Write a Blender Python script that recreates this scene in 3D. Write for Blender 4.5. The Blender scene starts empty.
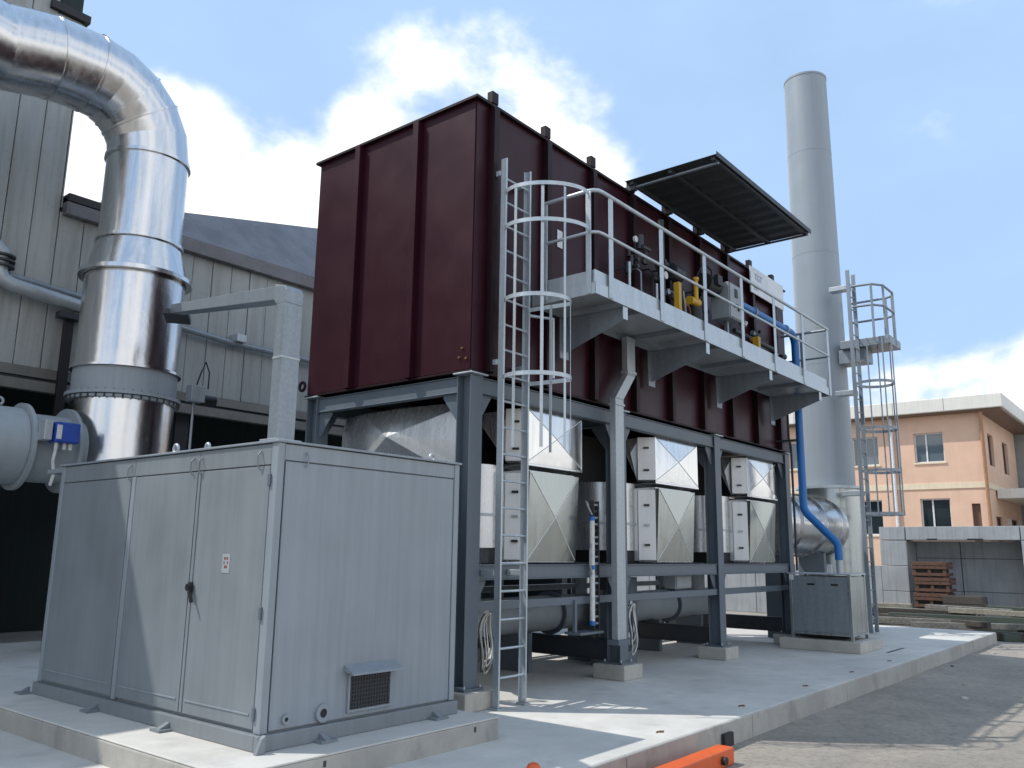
import bpy, math, random
from mathutils import Vector, Matrix
random.seed(7)
R = math.radians
S = bpy.context.scene
COL = S.collection

# ------------------------------------------------------------------ camera
cam_d = bpy.data.cameras.new('camera'); cam = bpy.data.objects.new('camera', cam_d); COL.objects.link(cam)
CAM = Vector((-6.5955, -5.9221, 1.5506)); YAW, PITCH, ROLL = 0.6819, 0.1969, 0.0138
F = Vector((math.cos(YAW)*math.cos(PITCH), math.sin(YAW)*math.cos(PITCH), math.sin(PITCH)))
Rt = Vector((math.sin(YAW), -math.cos(YAW), 0)); Up = Rt.cross(F)
R2 = Rt*math.cos(ROLL) + Up*math.sin(ROLL); U2 = -Rt*math.sin(ROLL) + Up*math.cos(ROLL)
cam.matrix_world = Matrix(((R2.x, U2.x, -F.x, CAM.x), (R2.y, U2.y, -F.y, CAM.y), (R2.z, U2.z, -F.z, CAM.z), (0, 0, 0, 1)))
cam_d.sensor_width = 36; cam_d.lens = 36*844.4/1024; cam_d.clip_end = 3000
S.camera = cam

# ------------------------------------------------------------------ sky and sun
LD = Vector((0.43, -0.55, -1.0)).normalized()          # the way the sunlight travels
SUN_EL = math.asin(-LD.z); SUN_AZ = math.atan2(-LD.x, -LD.y)   # clockwise from +Y
W = bpy.data.worlds.new('World'); S.world = W; W.use_nodes = True
nt = W.node_tree; N = nt.nodes; L = nt.links; N.clear()
def wn(t, **k):
    n = N.new(t)
    for a, b in k.items(): setattr(n, a, b)
    return n
def wmath(op, a, b=None, c=None, clamp=False):
    n = wn('ShaderNodeMath', operation=op, use_clamp=clamp)
    for i, x in enumerate((a, b, c)):
        if x is None: continue
        if isinstance(x, (int, float)): n.inputs[i].default_value = x
        else: L.new(x, n.inputs[i])
    return n.outputs[0]
sky = wn('ShaderNodeTexSky', sky_type='NISHITA', sun_disc=False, sun_elevation=SUN_EL, sun_rotation=SUN_AZ, altitude=100, air_density=1.0, dust_density=1.2, ozone_density=1.0)
tc = wn('ShaderNodeTexCoord'); sep = wn('ShaderNodeSeparateXYZ'); L.new(tc.outputs['Generated'], sep.inputs[0])
mp = wn('ShaderNodeMapping'); mp.inputs['Scale'].default_value = (1, 1, 1.5); mp.inputs['Location'].default_value = (1.35, 0.4, 0.2)
L.new(tc.outputs['Generated'], mp.inputs[0])
nz = wn('ShaderNodeTexNoise'); nz.inputs['Scale'].default_value = 5.0; nz.inputs['Detail'].default_value = 10; nz.inputs['Roughness'].default_value = 0.54; nz.inputs['Distortion'].default_value = 0.1
L.new(mp.outputs[0], nz.inputs['Vector'])
def lobe(az, el, width):                                # a cumulus bank in one quarter of the sky
    d = Vector((math.cos(el)*math.cos(az), math.cos(el)*math.sin(az), math.sin(el)))
    n = wn('ShaderNodeVectorMath', operation='DOT_PRODUCT'); L.new(tc.outputs['Generated'], n.inputs[0]); n.inputs[1].default_value = d
    m = wn('ShaderNodeMapRange'); m.inputs[1].default_value = math.cos(width); m.inputs[2].default_value = 1.0; m.interpolation_type = 'SMOOTHSTEP'
    L.new(n.outputs['Value'], m.inputs[0]); return m.outputs[0]
low = wn('ShaderNodeMapRange'); low.interpolation_type = 'SMOOTHSTEP'
low.inputs[1].default_value = 0.34; low.inputs[2].default_value = 0.10; low.inputs[3].default_value = 0; low.inputs[4].default_value = 1
L.new(sep.outputs[2], low.inputs[0])
dens = wmath('ADD', nz.outputs['Fac'], wmath('MULTIPLY', low.outputs[0], 0.26))
for az, el, wd, k in ((YAW+0.04, 0.37, 0.27, 0.37), (YAW+0.30, 0.31, 0.26, 0.30), (YAW+0.55, 0.28, 0.28, 0.30), (YAW+2.3, 0.6, 0.6, 0.22), (YAW-1.7, 0.45, 0.6, 0.22), (YAW+3.6, 0.5, 0.6, 0.22)):
    dens = wmath('ADD', dens, wmath('MULTIPLY', lobe(az, el, wd), k))
cm = wn('ShaderNodeMapRange'); cm.interpolation_type = 'SMOOTHSTEP'; cm.inputs[1].default_value = 0.60; cm.inputs[2].default_value = 0.79
L.new(dens, cm.inputs[0])
# thin veil that softens the blue
veil = wn('ShaderNodeMapRange'); veil.inputs[1].default_value = 0.3; veil.inputs[2].default_value = 0.75; veil.inputs[3].default_value = 0.75; veil.inputs[4].default_value = 0.95
L.new(nz.outputs['Fac'], veil.inputs[0])
cloud_col = wn('ShaderNodeMix', data_type='RGBA'); cloud_col.inputs[6].default_value = (5.6, 6.2, 7.2, 1); cloud_col.inputs[7].default_value = (8.0, 8.0, 8.05, 1)
L.new(cm.outputs[0], cloud_col.inputs[0])
v1 = wn('ShaderNodeMix', data_type='RGBA'); v1.inputs[7].default_value = (3.0, 4.35, 6.4, 1)
L.new(veil.outputs[0], v1.inputs[0]); L.new(sky.outputs[0], v1.inputs[6])
v2 = wn('ShaderNodeMix', data_type='RGBA'); L.new(cm.outputs[0], v2.inputs[0]); L.new(v1.outputs[2], v2.inputs[6]); L.new(cloud_col.outputs[2], v2.inputs[7])
bg = wn('ShaderNodeBackground'); bg.inputs['Strength'].default_value = 0.135; L.new(v2.outputs[2], bg.inputs['Color'])
wo = wn('ShaderNodeOutputWorld'); L.new(bg.outputs[0], wo.inputs['Surface'])
sd = bpy.data.lights.new('sun', 'SUN'); sd.energy = 3.0; sd.angle = R(0.53); sd.color = (1.0, 0.965, 0.91)
so = bpy.data.objects.new('sun', sd); COL.objects.link(so); so.rotation_euler = LD.to_track_quat('-Z', 'Y').to_euler(); so.location = (-20, 25, 45)
S.view_settings.view_transform = 'Standard'; S.view_settings.look = 'None'; S.view_settings.exposure = 0.33; S.view_settings.gamma = 1; S.view_settings.use_curve_mapping = False

# ------------------------------------------------------------------ materials
MATS = {}
class NB:
    def __init__(s, name):
        s.m = bpy.data.materials.new(name); s.m.use_nodes = True; s.t = s.m.node_tree; s.p = s.t.nodes['Principled BSDF']
        s.pos = s.t.nodes.new('ShaderNodeNewGeometry').outputs['Position']
    def n(s, t, **k):
        x = s.t.nodes.new(t)
        for a, b in k.items(): setattr(x, a, b)
        return x
    def link(s, a, b): s.t.links.new(a, b)
    def mapped(s, scale):
        m = s.n('ShaderNodeMapping'); m.inputs['Scale'].default_value = scale; s.link(s.pos, m.inputs[0]); return m.outputs[0]
    def noise(s, scale=(1, 1, 1), k=1.0, detail=6, rough=0.55):
        x = s.n('ShaderNodeTexNoise'); x.inputs['Scale'].default_value = k; x.inputs['Detail'].default_value = detail; x.inputs['Roughness'].default_value = rough
        s.link(s.mapped(scale), x.inputs['Vector']); return x.outputs['Fac']
    def rng(s, v, a, b, c=0.0, d=1.0):
        x = s.n('ShaderNodeMapRange'); s.link(v, x.inputs[0])
        for i, q in enumerate((a, b, c, d)): x.inputs[i+1].default_value = q
        return x.outputs[0]
    def mix(s, f, a, b, mode='MIX'):
        x = s.n('ShaderNodeMix', data_type='RGBA', blend_type=mode)
        if isinstance(f, (int, float)): x.inputs[0].default_value = f
        else: s.link(f, x.inputs[0])
        for i, q in ((6, a), (7, b)):
            if isinstance(q, tuple): x.inputs[i].default_value = (*q[:3], 1)
            else: s.link(q, x.inputs[i])
        return x.outputs[2]
    def col(s, v): 
        if isinstance(v, tuple): s.p.inputs['Base Color'].default_value = (*v[:3], 1)
        else: s.link(v, s.p.inputs['Base Color'])
    def rough(s, v):
        if isinstance(v, (int, float)): s.p.inputs['Roughness'].default_value = v
        else: s.link(v, s.p.inputs['Roughness'])
    def bump(s, v, strength=0.3, dist=0.01):
        b = s.n('ShaderNodeBump'); b.inputs['Strength'].default_value = strength; b.inputs['Distance'].default_value = dist
        s.link(v, b.inputs['Height']); s.link(b.outputs[0], s.p.inputs['Normal'])
def mul(c, k): return tuple(min(1, x*k) for x in c)
def paint(name, c, rough=0.45, vary=0.12, streak=0.15, wave=0.0, metallic=0.0, dirt=(0.10, 0.09, 0.08), dirt_amt=0.15):
    b = NB(name); MATS[name] = b.m
    n1 = b.noise((1, 1, 1), 1.7, 5); n2 = b.noise((9, 9, 0.35), 1.6, 6, 0.6); n3 = b.noise((1, 1, 1), 24, 4)
    c1 = b.mix(b.rng(n1, .3, .7), mul(c, 1-vary), mul(c, 1+vary))
    c2 = b.mix(b.rng(n2, .48, .8, 0, streak), c1, mul(c, 1.35))
    c3 = b.mix(b.rng(n2, .5, .22, 0, dirt_amt), c2, dirt)
    b.col(c3); b.rough(b.rng(n1, .2, .8, rough-.07, rough+.1)); b.p.inputs['Metallic'].default_value = metallic
    if wave: b.bump(b.noise((1, 1, .6), 1.5, 1), wave, .02)
    else: b.bump(n3, .05, .003)
    return b.m
def metal(name, c, rough=0.2, wave=0.25, spangle=False, rv=.08, scale=2.2, metallic=1.0):
    b = NB(name); MATS[name] = b.m
    n1 = b.noise((1, 1, 1), scale, 3); n2 = b.noise((6, 6, .6), 2.0, 6, .6)
    base = b.mix(b.rng(n2, .3, .75), mul(c, .86), mul(c, 1.08))
    if spangle:
        v = b.n('ShaderNodeTexVoronoi'); v.inputs['Scale'].default_value = 48; b.link(b.pos, v.inputs['Vector'])
        g = b.n('ShaderNodeRGBToBW'); b.link(v.outputs['Color'], g.inputs[0])
        base = b.mix(.13, base, g.outputs[0], 'SOFT_LIGHT')
    b.col(base); b.p.inputs['Metallic'].default_value = metallic
    b.rough(b.rng(n2, .25, .8, max(.03, rough-rv), rough+rv)); b.bump(n1, wave, .03); return b.m
def plain(name, c, rough=.6, metallic=0.0):
    b = NB(name); MATS[name] = b.m; n = b.noise((1, 1, 1), 14, 4)
    b.col(b.mix(b.rng(n, .3, .7), mul(c, .85), mul(c, 1.12))); b.rough(rough); b.p.inputs['Metallic'].default_value = metallic; return b.m
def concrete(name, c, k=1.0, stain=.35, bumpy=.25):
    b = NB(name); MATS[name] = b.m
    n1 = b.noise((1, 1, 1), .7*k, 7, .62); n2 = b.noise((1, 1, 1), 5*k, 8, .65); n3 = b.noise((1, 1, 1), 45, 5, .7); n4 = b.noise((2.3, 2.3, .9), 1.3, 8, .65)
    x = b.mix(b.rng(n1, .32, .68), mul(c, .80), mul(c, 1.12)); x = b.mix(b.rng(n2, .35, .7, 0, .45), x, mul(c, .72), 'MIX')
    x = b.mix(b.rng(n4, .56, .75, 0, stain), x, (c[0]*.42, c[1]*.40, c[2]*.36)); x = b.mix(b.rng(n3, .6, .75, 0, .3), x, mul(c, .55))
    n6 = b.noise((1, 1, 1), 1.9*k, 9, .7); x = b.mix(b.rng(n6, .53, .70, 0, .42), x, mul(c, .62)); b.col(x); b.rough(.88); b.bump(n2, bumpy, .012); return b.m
def asphalt():
    b = NB('asphalt'); MATS['asphalt'] = b.m
    n1 = b.noise((1, 1, 1), .35, 7, .6); n2 = b.noise((1, 1, 1), 2.2, 8, .66); n3 = b.noise((1, 1, 1), 70, 4, .75); n4 = b.noise((.5, 2.2, 1), .9, 6, .6)
    x = b.mix(b.rng(n1, .35, .66), (.29, .258, .215), (.42, .372, .305)); x = b.mix(b.rng(n2, .42, .66, 0, .65), x, (.225, .20, .17))
    x = b.mix(b.rng(n4, .55, .72, 0, .7), x, (.32, .295, .25)); x = b.mix(b.rng(n3, .52, .75, 0, .55), x, (.30, .29, .27)); x = b.mix(b.rng(n3, .48, .28, 0, .5), x, (.05, .05, .05))
    n5 = b.noise((1, 1, 1), 16, 5, .7); x = b.mix(b.rng(n5, .50, .68, 0, .45), x, (.10, .095, .088)); x = b.mix(b.rng(n5, .46, .32, 0, .4), x, (.34, .305, .255))
    b.col(x); b.rough(.92); b.bump(n3, .8, .015)
def wood(name, c):
    b = NB(name); MATS[name] = b.m; n = b.noise((.8, 9, 9), 2.2, 7, .6); n2 = b.noise((1, 1, 1), 3, 4)
    x = b.mix(b.rng(n, .3, .7), mul(c, .55), mul(c, 1.25)); x = b.mix(b.rng(n2, .5, .75, 0, .5), x, (c[0]*.5, c[1]*.5, c[2]*.5)); b.col(x); b.rough(.85); b.bump(n, .3, .005)
def glass(name, c=(.02, .03, .035)):
    b = NB(name); MATS[name] = b.m; b.col(c); b.rough(.04); b.p.inputs['Specular IOR Level'].default_value = .9
    b.bump(b.noise((1, 1, 1), .6, 2), .04, .05)
def panelmat():
    b = NB('wall_panel'); MATS['wall_panel'] = b.m
    n1 = b.noise((1, 1, .25), 1.3, 7, .62); n2 = b.noise((5, 5, .28), 1.2, 7, .6); n3 = b.noise((1, 1, 1), 9, 5)
    x = b.mix(b.rng(n1, .3, .7), (.27, .285, .28), (.38, .395, .385)); x = b.mix(b.rng(n2, .5, .75, 0, .55), x, (.17, .155, .115)); x = b.mix(b.rng(n2, .45, .25, 0, .4), x, (.11, .12, .12)); x = b.mix(b.rng(n3, .55, .8, 0, .25), x, (.15, .14, .12))
    b.col(x); b.rough(.55); b.bump(n1, .15, .02)
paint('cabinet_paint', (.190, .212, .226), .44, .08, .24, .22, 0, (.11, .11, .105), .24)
paint('cabinet_skylit', (.235, .268, .296), .40, .07, .36, .22, 0, (.14, .15, .155), .26)  # lighter, bluer copy of the cabinet paint with open sky light painted in
paint('steel_grey', (.105, .130, .155), .45, .08, .08)
paint('duct_grey', (.30, .335, .355), .5, .06, .10)
paint('maroon', (.027, .0026, .0082), .40, .12, .0, .22, 0, (.03, .006, .008), .3)
paint('maroon_trim', (.012, .002, .004), .5, .1, .0, 0, 0, (.01, .004, .005), .2)
paint('chimney_paint', (.285, .325, .355), .40, .03, .10, .0, 0, (.18, .2, .22), .12)
paint('blue_pipe', (.006, .13, .40), .38, .12, .05)
paint('yellow_paint', (.52, .30, .012), .4)
paint('orange_paint', (.62, .105, .022), .42, .14, .05, 0, 0, (.2, .08, .03), .3)
paint('white_panel', (.62, .64, .66), .4)
paint('plaster_orange', (.68, .46, .335), .9, .06, .05, 0, 0, (.4, .22, .14), .12)
paint('cream', (.72, .61, .44), .85, .05, .05)
paint('fascia_white', (.70, .68, .62), .6, .05, .1)
paint('grey_wall', (.32, .34, .355), .7, .12, .12, 0, 0, (.05, .05, .05), .4)
paint('far_grey', (.28, .29, .27), .8)
paint('roof_sheet', (.105, .105, .118), .26, .35, .15, .35, 0, (.09, .075, .06), .5)
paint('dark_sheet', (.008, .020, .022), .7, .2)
paint('eave_trim', (.17, .165, .15), .7, .25, .2)
metal('aluminium', (.66, .665, .67), .24, .22)
metal('aluminium_panel', (.72, .73, .72), .17, .22, False, .06, 1.4)
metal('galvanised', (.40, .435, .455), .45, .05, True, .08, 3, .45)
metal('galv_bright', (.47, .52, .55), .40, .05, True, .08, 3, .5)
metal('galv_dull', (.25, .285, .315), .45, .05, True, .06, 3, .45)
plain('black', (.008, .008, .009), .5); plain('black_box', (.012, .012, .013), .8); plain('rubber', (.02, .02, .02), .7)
metal('compressor_metal', (.42, .455, .455), .30, .06, True, .06, 2, .85)
metal('compressor_shade', (.26, .295, .32), .36, .05, True, .06, 2, .4)  # darker copy of the compressor metal, shade of the front face painted in
metal('panel_ground_tone', (.40, .435, .42), .24, .16, False, .07, 1.4, .92)  # grey green ground reflection put into the colour of the lower panels
metal('end_metal', (.60, .615, .62), .28, .12, False, .1, 1.6, .7)
metal('sheet_bright', (.72, .735, .735), .30, .15, False, .08, 2, .35)
paint('strip_white', (.80, .80, .78), .3, .04, .1)
plain('canopy_sheet', (.030, .034, .036), .55); plain('dark_metal', (.03, .034, .04), .5); plain('hose', (.30, .31, .30), .5); plain('white_plastic', (.6, .6, .58), .4)
plain('blue_plastic', (.012, .06, .34), .4); plain('red_print', (.25, .06, .06), .5); plain('ink', (.07, .09, .14), .6); plain('sign_blue', (.22, .28, .42), .6)
plain('cable_tray_dark', (.05, .05, .055), .5); plain('rust', (.16, .06, .03), .8); plain('soot', (.012, .012, .013), .9); plain('green_paint', (.06, .075, .06), .7); plain('brick_red', (.20, .07, .045), .8)
plain('downpipe_brown', (.42, .23, .13), .6); plain('frame_white', (.68, .69, .70), .4); plain('frame_brown', (.14, .08, .05), .5)
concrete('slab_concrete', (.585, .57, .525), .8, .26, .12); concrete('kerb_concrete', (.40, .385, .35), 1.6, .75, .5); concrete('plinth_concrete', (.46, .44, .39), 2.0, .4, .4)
asphalt(); wood('wood_grey', (.20, .19, .165)); wood('wood_brown', (.12, .062, .042)); wood('wood_pale', (.30, .275, .22)); wood('wood_dark', (.075, .065, .055)); glass('window_glass'); glass('window_glass_pale', (.10, .14, .16)); panelmat()
M = MATS
for n_ in ('maroon', 'maroon_trim'): M[n_].node_tree.nodes['Principled BSDF'].inputs['Specular IOR Level'].default_value = .28

# ------------------------------------------------------------------ mesh builder
class MB:
    def __init__(s): s.v = []; s.f = []
    def add(s, vs, fs):
        o = len(s.v); s.v += [tuple(x) for x in vs]; s.f += [tuple(i+o for i in f) for f in fs]; return s
    def box(s, x0, y0, z0, x1, y1, z1):
        x0, x1 = sorted((x0, x1)); y0, y1 = sorted((y0, y1)); z0, z1 = sorted((z0, z1))
        return s.add([(x0, y0, z0), (x1, y0, z0), (x1, y1, z0), (x0, y1, z0), (x0, y0, z1), (x1, y0, z1), (x1, y1, z1), (x0, y1, z1)],
                     [(0, 3, 2, 1), (4, 5, 6, 7), (0, 1, 5, 4), (1, 2, 6, 5), (2, 3, 7, 6), (3, 0, 4, 7)])
    def bar(s, p, q, w, h, up=(0, 0, 1)):
        p, q = Vector(p), Vector(q); d = (q-p).normalized(); up = Vector(up)
        if abs(d.dot(up)) > .99: up = Vector((0, 1, 0))
        a = d.cross(up).normalized(); b = a.cross(d)
        vs = [c + a*(w/2*i) + b*(h/2*j) for c in (p, q) for i, j in ((-1, -1), (1, -1), (1, 1), (-1, 1))]
        return s.add(vs, [(0, 1, 2, 3), (7, 6, 5, 4), (0, 4, 5, 1), (1, 5, 6, 2), (2, 6, 7, 3), (3, 7, 4, 0)])
    def tube(s, pts, r, n=10, caps=True, closed=False):
        pts = [Vector(p) for p in pts]; m = len(pts); rs = r if isinstance(r, (list, tuple)) else [r]*m
        if closed: T = [(pts[(i+1) % m]-pts[i-1]).normalized() for i in range(m)]
        else: T = [((pts[min(i+1, m-1)]-pts[i]).normalized() + (pts[i]-pts[max(i-1, 0)]).normalized()).normalized() for i in range(m)]
        a = T[0].orthogonal().normalized(); vs = []
        for i in range(m):
            a = (a - T[i]*a.dot(T[i])).normalized(); b = T[i].cross(a)
            k = 1.0
            vs += [pts[i] + (a*math.cos(2*math.pi*j/n) + b*math.sin(2*math.pi*j/n))*rs[i] for j in range(n)]
        fs = []
        for i in range(m if closed else m-1):
            i2 = (i+1) % m
            fs += [(i*n+j, i*n+(j+1) % n, i2*n+(j+1) % n, i2*n+j) for j in range(n)]
        if caps and not closed: fs += [tuple(range(n-1, -1, -1)), tuple((m-1)*n+j for j in range(n))]
        return s.add(vs, fs)
    def cyl(s, p, q, r, n=24, r2=None, caps=True): return s.tube([p, q], [r, r if r2 is None else r2], n, caps)
    def prism(s, poly, axis, a, b):
        f = {'x': lambda u, v, w: (w, u, v), 'y': lambda u, v, w: (u, w, v), 'z': lambda u, v, w: (u, v, w)}[axis]; n = len(poly)
        vs = [f(u, v, a) for u, v in poly] + [f(u, v, b) for u, v in poly]
        return s.add(vs, [tuple(range(n-1, -1, -1)), tuple(range(n, 2*n))] + [(i, (i+1) % n, n+(i+1) % n, n+i) for i in range(n)])
    def ring(s, c, axis, r0, r1, h, n=36):
        """flat ring (flange) of inner radius r0, outer r1, thickness h about axis through c"""
        c = Vector(c); ax = Vector(axis).normalized(); a = ax.orthogonal().normalized(); b = ax.cross(a); vs = []
        for k in range(n):
            d = a*math.cos(2*math.pi*k/n)+b*math.sin(2*math.pi*k/n)
            vs += [c+d*r0-ax*h/2, c+d*r1-ax*h/2, c+d*r1+ax*h/2, c+d*r0+ax*h/2]
        fs = []
        for k in range(n):
            i, j = 4*k, 4*((k+1) % n)
            fs += [(i+q, i+(q+1) % 4, j+(q+1) % 4, j+q) for q in range(4)]
        return s.add(vs, fs)
    def build(s, name, mat, parent=None, bevel=0, smooth=False, loc=None):
        import bmesh
        root = parent
        o0 = Vector((0, 0, 0)) if root is None else Vector(root.get('_org', (0, 0, 0)))
        if parent is None: o0 = Vector(loc) if loc is not None else Vector(tuple(sum(v[i] for v in s.v)/len(s.v) for i in (0, 1)) + (min(v[2] for v in s.v),))
        me = bpy.data.meshes.new(name); me.from_pydata([tuple(Vector(v)-o0) for v in s.v], [], s.f); me.validate()
        bm = bmesh.new(); bm.from_mesh(me); bmesh.ops.recalc_face_normals(bm, faces=bm.faces); bm.to_mesh(me); bm.free()
        if smooth: me.shade_smooth(); me.set_sharp_from_angle(angle=R(38))
        me.materials.append(M[mat] if isinstance(mat, str) else mat)
        o = bpy.data.objects.new(name, me); COL.objects.link(o)
        if parent is None: o.location = o0
        else: o.parent = parent
        o['_org'] = tuple(o0)
        if bevel:
            md = o.modifiers.new('bevel', 'BEVEL'); md.width = bevel; md.segments = 2; md.limit_method = 'ANGLE'; md.angle_limit = R(40)
        return o
def tag(o, label, cat, group=None):
    o['label'] = label; o['category'] = cat
    if group: o['group'] = group
    return o
def thing(name, label, cat, loc, group=None):
    o = bpy.data.objects.new(name, None); COL.objects.link(o); o.location = loc; o.empty_display_size = .2; o['_org'] = tuple(loc); return tag(o, label, cat, group)
def struct(o): o['kind'] = 'structure'; return o
def bx(name, mat, parent, *c, bevel=.004): return MB().box(*c).build(name, mat, parent, bevel)
def cy(name, mat, parent, p, q, r, n=20, r2=None): return MB().cyl(p, q, r, n, r2).build(name, mat, parent, 0, True)
def tb(name, mat, parent, pts, r, n=8): return MB().tube(pts, r, n).build(name, mat, parent, 0, True)
def arc(c, r, a0, a1, n, f): return [f(c, r*math.cos(a0+(a1-a0)*i/n), r*math.sin(a0+(a1-a0)*i/n)) for i in range(n+1)]

# ------------------------------------------------------------------ ground, slab, cabinet pad
def ground():
    m = MB(); n = 60
    xs = [-400, -120, -40] + [-20+i*1.0 for i in range(61)] + [60, 120, 500]
    ys = [-400, -120, -40] + [-20+i*1.0 for i in range(41)] + [40, 120, 500]
    rr = random.Random(3); vs = []
    for y in ys:
        for x in xs: vs.append((x, y, -.23 + (rr.uniform(-.012, .012) if -20 < x < 41 and -20 < y < 21 else 0)))
    w = len(xs); fs = [(j*w+i, j*w+i+1, (j+1)*w+i+1, (j+1)*w+i) for j in range(len(ys)-1) for i in range(w-1)]
    m.add(vs, fs); struct(m.build('ground', 'asphalt', None, 0, True, (0, 0, -.23)))
ground()
YS = -2.17
slab = struct(bx('concrete_slab', 'slab_concrete', None, -7.0, YS, -.28, 14.75, 13, 0, bevel=.012))
# cast kerb face of the slab, poured in lengths with joints
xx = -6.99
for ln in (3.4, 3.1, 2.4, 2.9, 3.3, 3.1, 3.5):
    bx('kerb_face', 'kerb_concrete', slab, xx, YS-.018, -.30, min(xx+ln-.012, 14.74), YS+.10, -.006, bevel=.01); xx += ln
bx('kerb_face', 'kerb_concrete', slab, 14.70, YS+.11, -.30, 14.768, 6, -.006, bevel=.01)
for x, y in ((.46, -1.95), (2.23, -1.93), (4.1, -1.92), (5.83, -1.93), (7.56, -1.95)):
    m = MB(); m.cyl((x, y, -.001), (x, y, .004), .035, 14); m.cyl((x+.02, y, .0), (x+.02, y, .008), .014, 8); m.box(x-.07, y-.006, 0, x+.06, y+.006, .005)
    m.build('anchor_plate', 'rust', slab)
bx('drain_slot', 'black', slab, 8.75, -1.62, -.001, 9.7, -1.57, .004, bevel=0)
bx('conduit_block', 'rubber', slab, 1.18, YS-.06, -.21, 1.37, YS-.02, -.09)
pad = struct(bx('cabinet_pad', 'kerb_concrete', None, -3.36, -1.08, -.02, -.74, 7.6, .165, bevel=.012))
bx('pad_screed', 'slab_concrete', pad, -3.358, -1.078, .165, -.742, 7.598, .180, bevel=.01)
for x in (-2.6, -1.05): bx('form_tie', 'dark_metal', pad, x-.012, -1.083, .10, x+.012, -1.06, .14, bevel=0)

# ------------------------------------------------------------------ concrete plinths
plx = [0, 2.95, 5.85, 8.80]
PLN = ['nearest concrete block under the corner column behind the grey cabinet', 'concrete block under the second front column, behind the square down duct', 'concrete block under the third front column of the steel frame', 'concrete block under the far front column beside the silver compressor box']
for i, x in enumerate(plx):
    o = bx('concrete_plinth', 'plinth_concrete', None, x-.12, -.13, .0, x+.33, .34, .18, bevel=.012); tag(o, PLN[i], 'concrete block', 'concrete plinths')
    o = bx('concrete_plinth', 'plinth_concrete', None, x-.12, 2.46, .0, x+.33, 2.93, .18, bevel=.012); tag(o, 'concrete block under the rear column number %s from the grey cabinet' % ('one', 'two', 'three', 'four')[i], 'concrete block', 'concrete plinths')

# ------------------------------------------------------------------ oxidiser: housing and frame
LX, WY, ZB, ZT = 9.07, 2.79, 3.45, 6.67
ox = thing('thermal_oxidiser', 'dark maroon steel box with vertical ribs raised on a grey steel frame', 'oxidiser', (0, 0, 0))
# housing panels: each bay between ribs is a plate
RIBX = [.25+1.03*k for k in range(9)]; RIBY = [.90, 1.95]
ed = [0]+RIBX+[LX]
core = bx('housing', 'maroon_trim', ox, .02, .02, ZB, LX-.02, WY-.02, ZT-.02, bevel=0)
for a, b in zip(ed[:-1], ed[1:]): bx('long_plate', 'maroon', core, a+.002, 0.0, ZB+.03, b-.002, .06, ZT-.03, bevel=.003)
ey = [0]+RIBY+[WY]
for a, b in zip(ey[:-1], ey[1:]): bx('end_plate', 'maroon', core, -.012, a+.014, ZB+.03, .05, b-.002, ZT-.03, bevel=.003)
def rib(mb, horizontal, c, top):
    if horizontal:   # channel rib on long face
        mb.box(c-.045, -.085, ZB+.02, c-.035, .0, top).box(c-.045, -.095, ZB+.02, c+.045, -.085, top).box(c+.035, -.085, ZB+.02, c+.045, 0, ZT-.04)
    else: mb.box(-.085, c-.045, ZB+.02, -.012, c-.035, top).box(-.095, c-.045, ZB+.02, -.085, c+.045, top).box(-.085, c+.035, ZB+.02, -.012, c+.045, top)
    return mb
for k, x in enumerate(RIBX):
    rib(MB(), True, x, ZT-.04).build('rib', 'maroon_trim', ox, .002)  # long side ribs use the darker maroon, painting in their shadow lines
    m = MB(); m.box(x-.055, -.06, ZT+.005, x+.055, .02, ZT+.15); m.build('lifting_stub', 'maroon_trim', ox, .003)
for y in RIBY: rib(MB(), False, y, ZT-.04).build('rib', 'maroon', ox, .002)
m = MB(); m.box(-.06, -.05, ZT-.035, LX+.05, WY+.05, ZT+.0); m.build('roof_plate', 'maroon_trim', ox, .003)
m = MB(); m.box(-.03, -.03, ZB, LX+.03, .12, ZB+.02).box(-.03, WY-.12, ZB, LX+.03, WY+.03, ZB+.02).box(-.03, .12, ZB, .12, WY-.12, ZB+.02).box(LX-.1, .12, ZB, LX+.03, WY-.12, ZB+.02); m.build('base_flange', 'maroon_trim', ox, .002)
# bolts of a lifting point near the corner foot and a dark ring eye at the far corner
for y, z in ((.12, 3.72), (.06, 3.60), (.16, 3.62)): cy('bolt', 'rust', ox, (-.03, y, z), (-.012, y, z), .014, 8)
pts = [( .0, WY+.12+.055*math.cos(a), ZB+.16+.055*math.sin(a)) for a in [2*math.pi*i/14 for i in range(14)]]
MB().tube(pts, .02, 8, False, True).build('lifting_eye', 'maroon_trim', ox, 0, True)
def hcol(x, y, z0, z1, w=.2, d=.2):
    m = MB(); t = .013
    m.box(x, y, z0, x+w, y+t, z1).box(x, y+d-t, z0, x+w, y+d, z1).box(x+w/2-.006, y+t, z0, x+w/2+.006, y+d-t, z1); return m
for x in plx:
    for y in (0, WY-.2):
        c = hcol(x, y, .20, 3.43).build('column', 'steel_grey', ox, .003)
        bx('base_plate', 'steel_grey', c, x-.05, y-.05, .181, x+.25, y+.25, .205)
        bx('cap_plate', 'galv_bright', c, x-.04, y-.045, 3.431, x+.24, y+.23, 3.448)
        m = MB()
        for dx, dy in ((-.02, -.02), (.22, -.02), (-.02, .22), (.22, .22)): m.cyl((x+dx, y+dy, .2), (x+dx, y+dy, .235), .013, 8)
        m.build('anchor_bolt', 'galvanised', c)
def ibeam_x(x0, x1, y, z0, z1, w=.12):
    m = MB(); t = .012; m.box(x0, y, z0, x1, y+w, z0+t).box(x0, y, z1-t, x1, y+w, z1).box(x0, y+.018, z0+t, x1, y+.03, z1-t); return m
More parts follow.
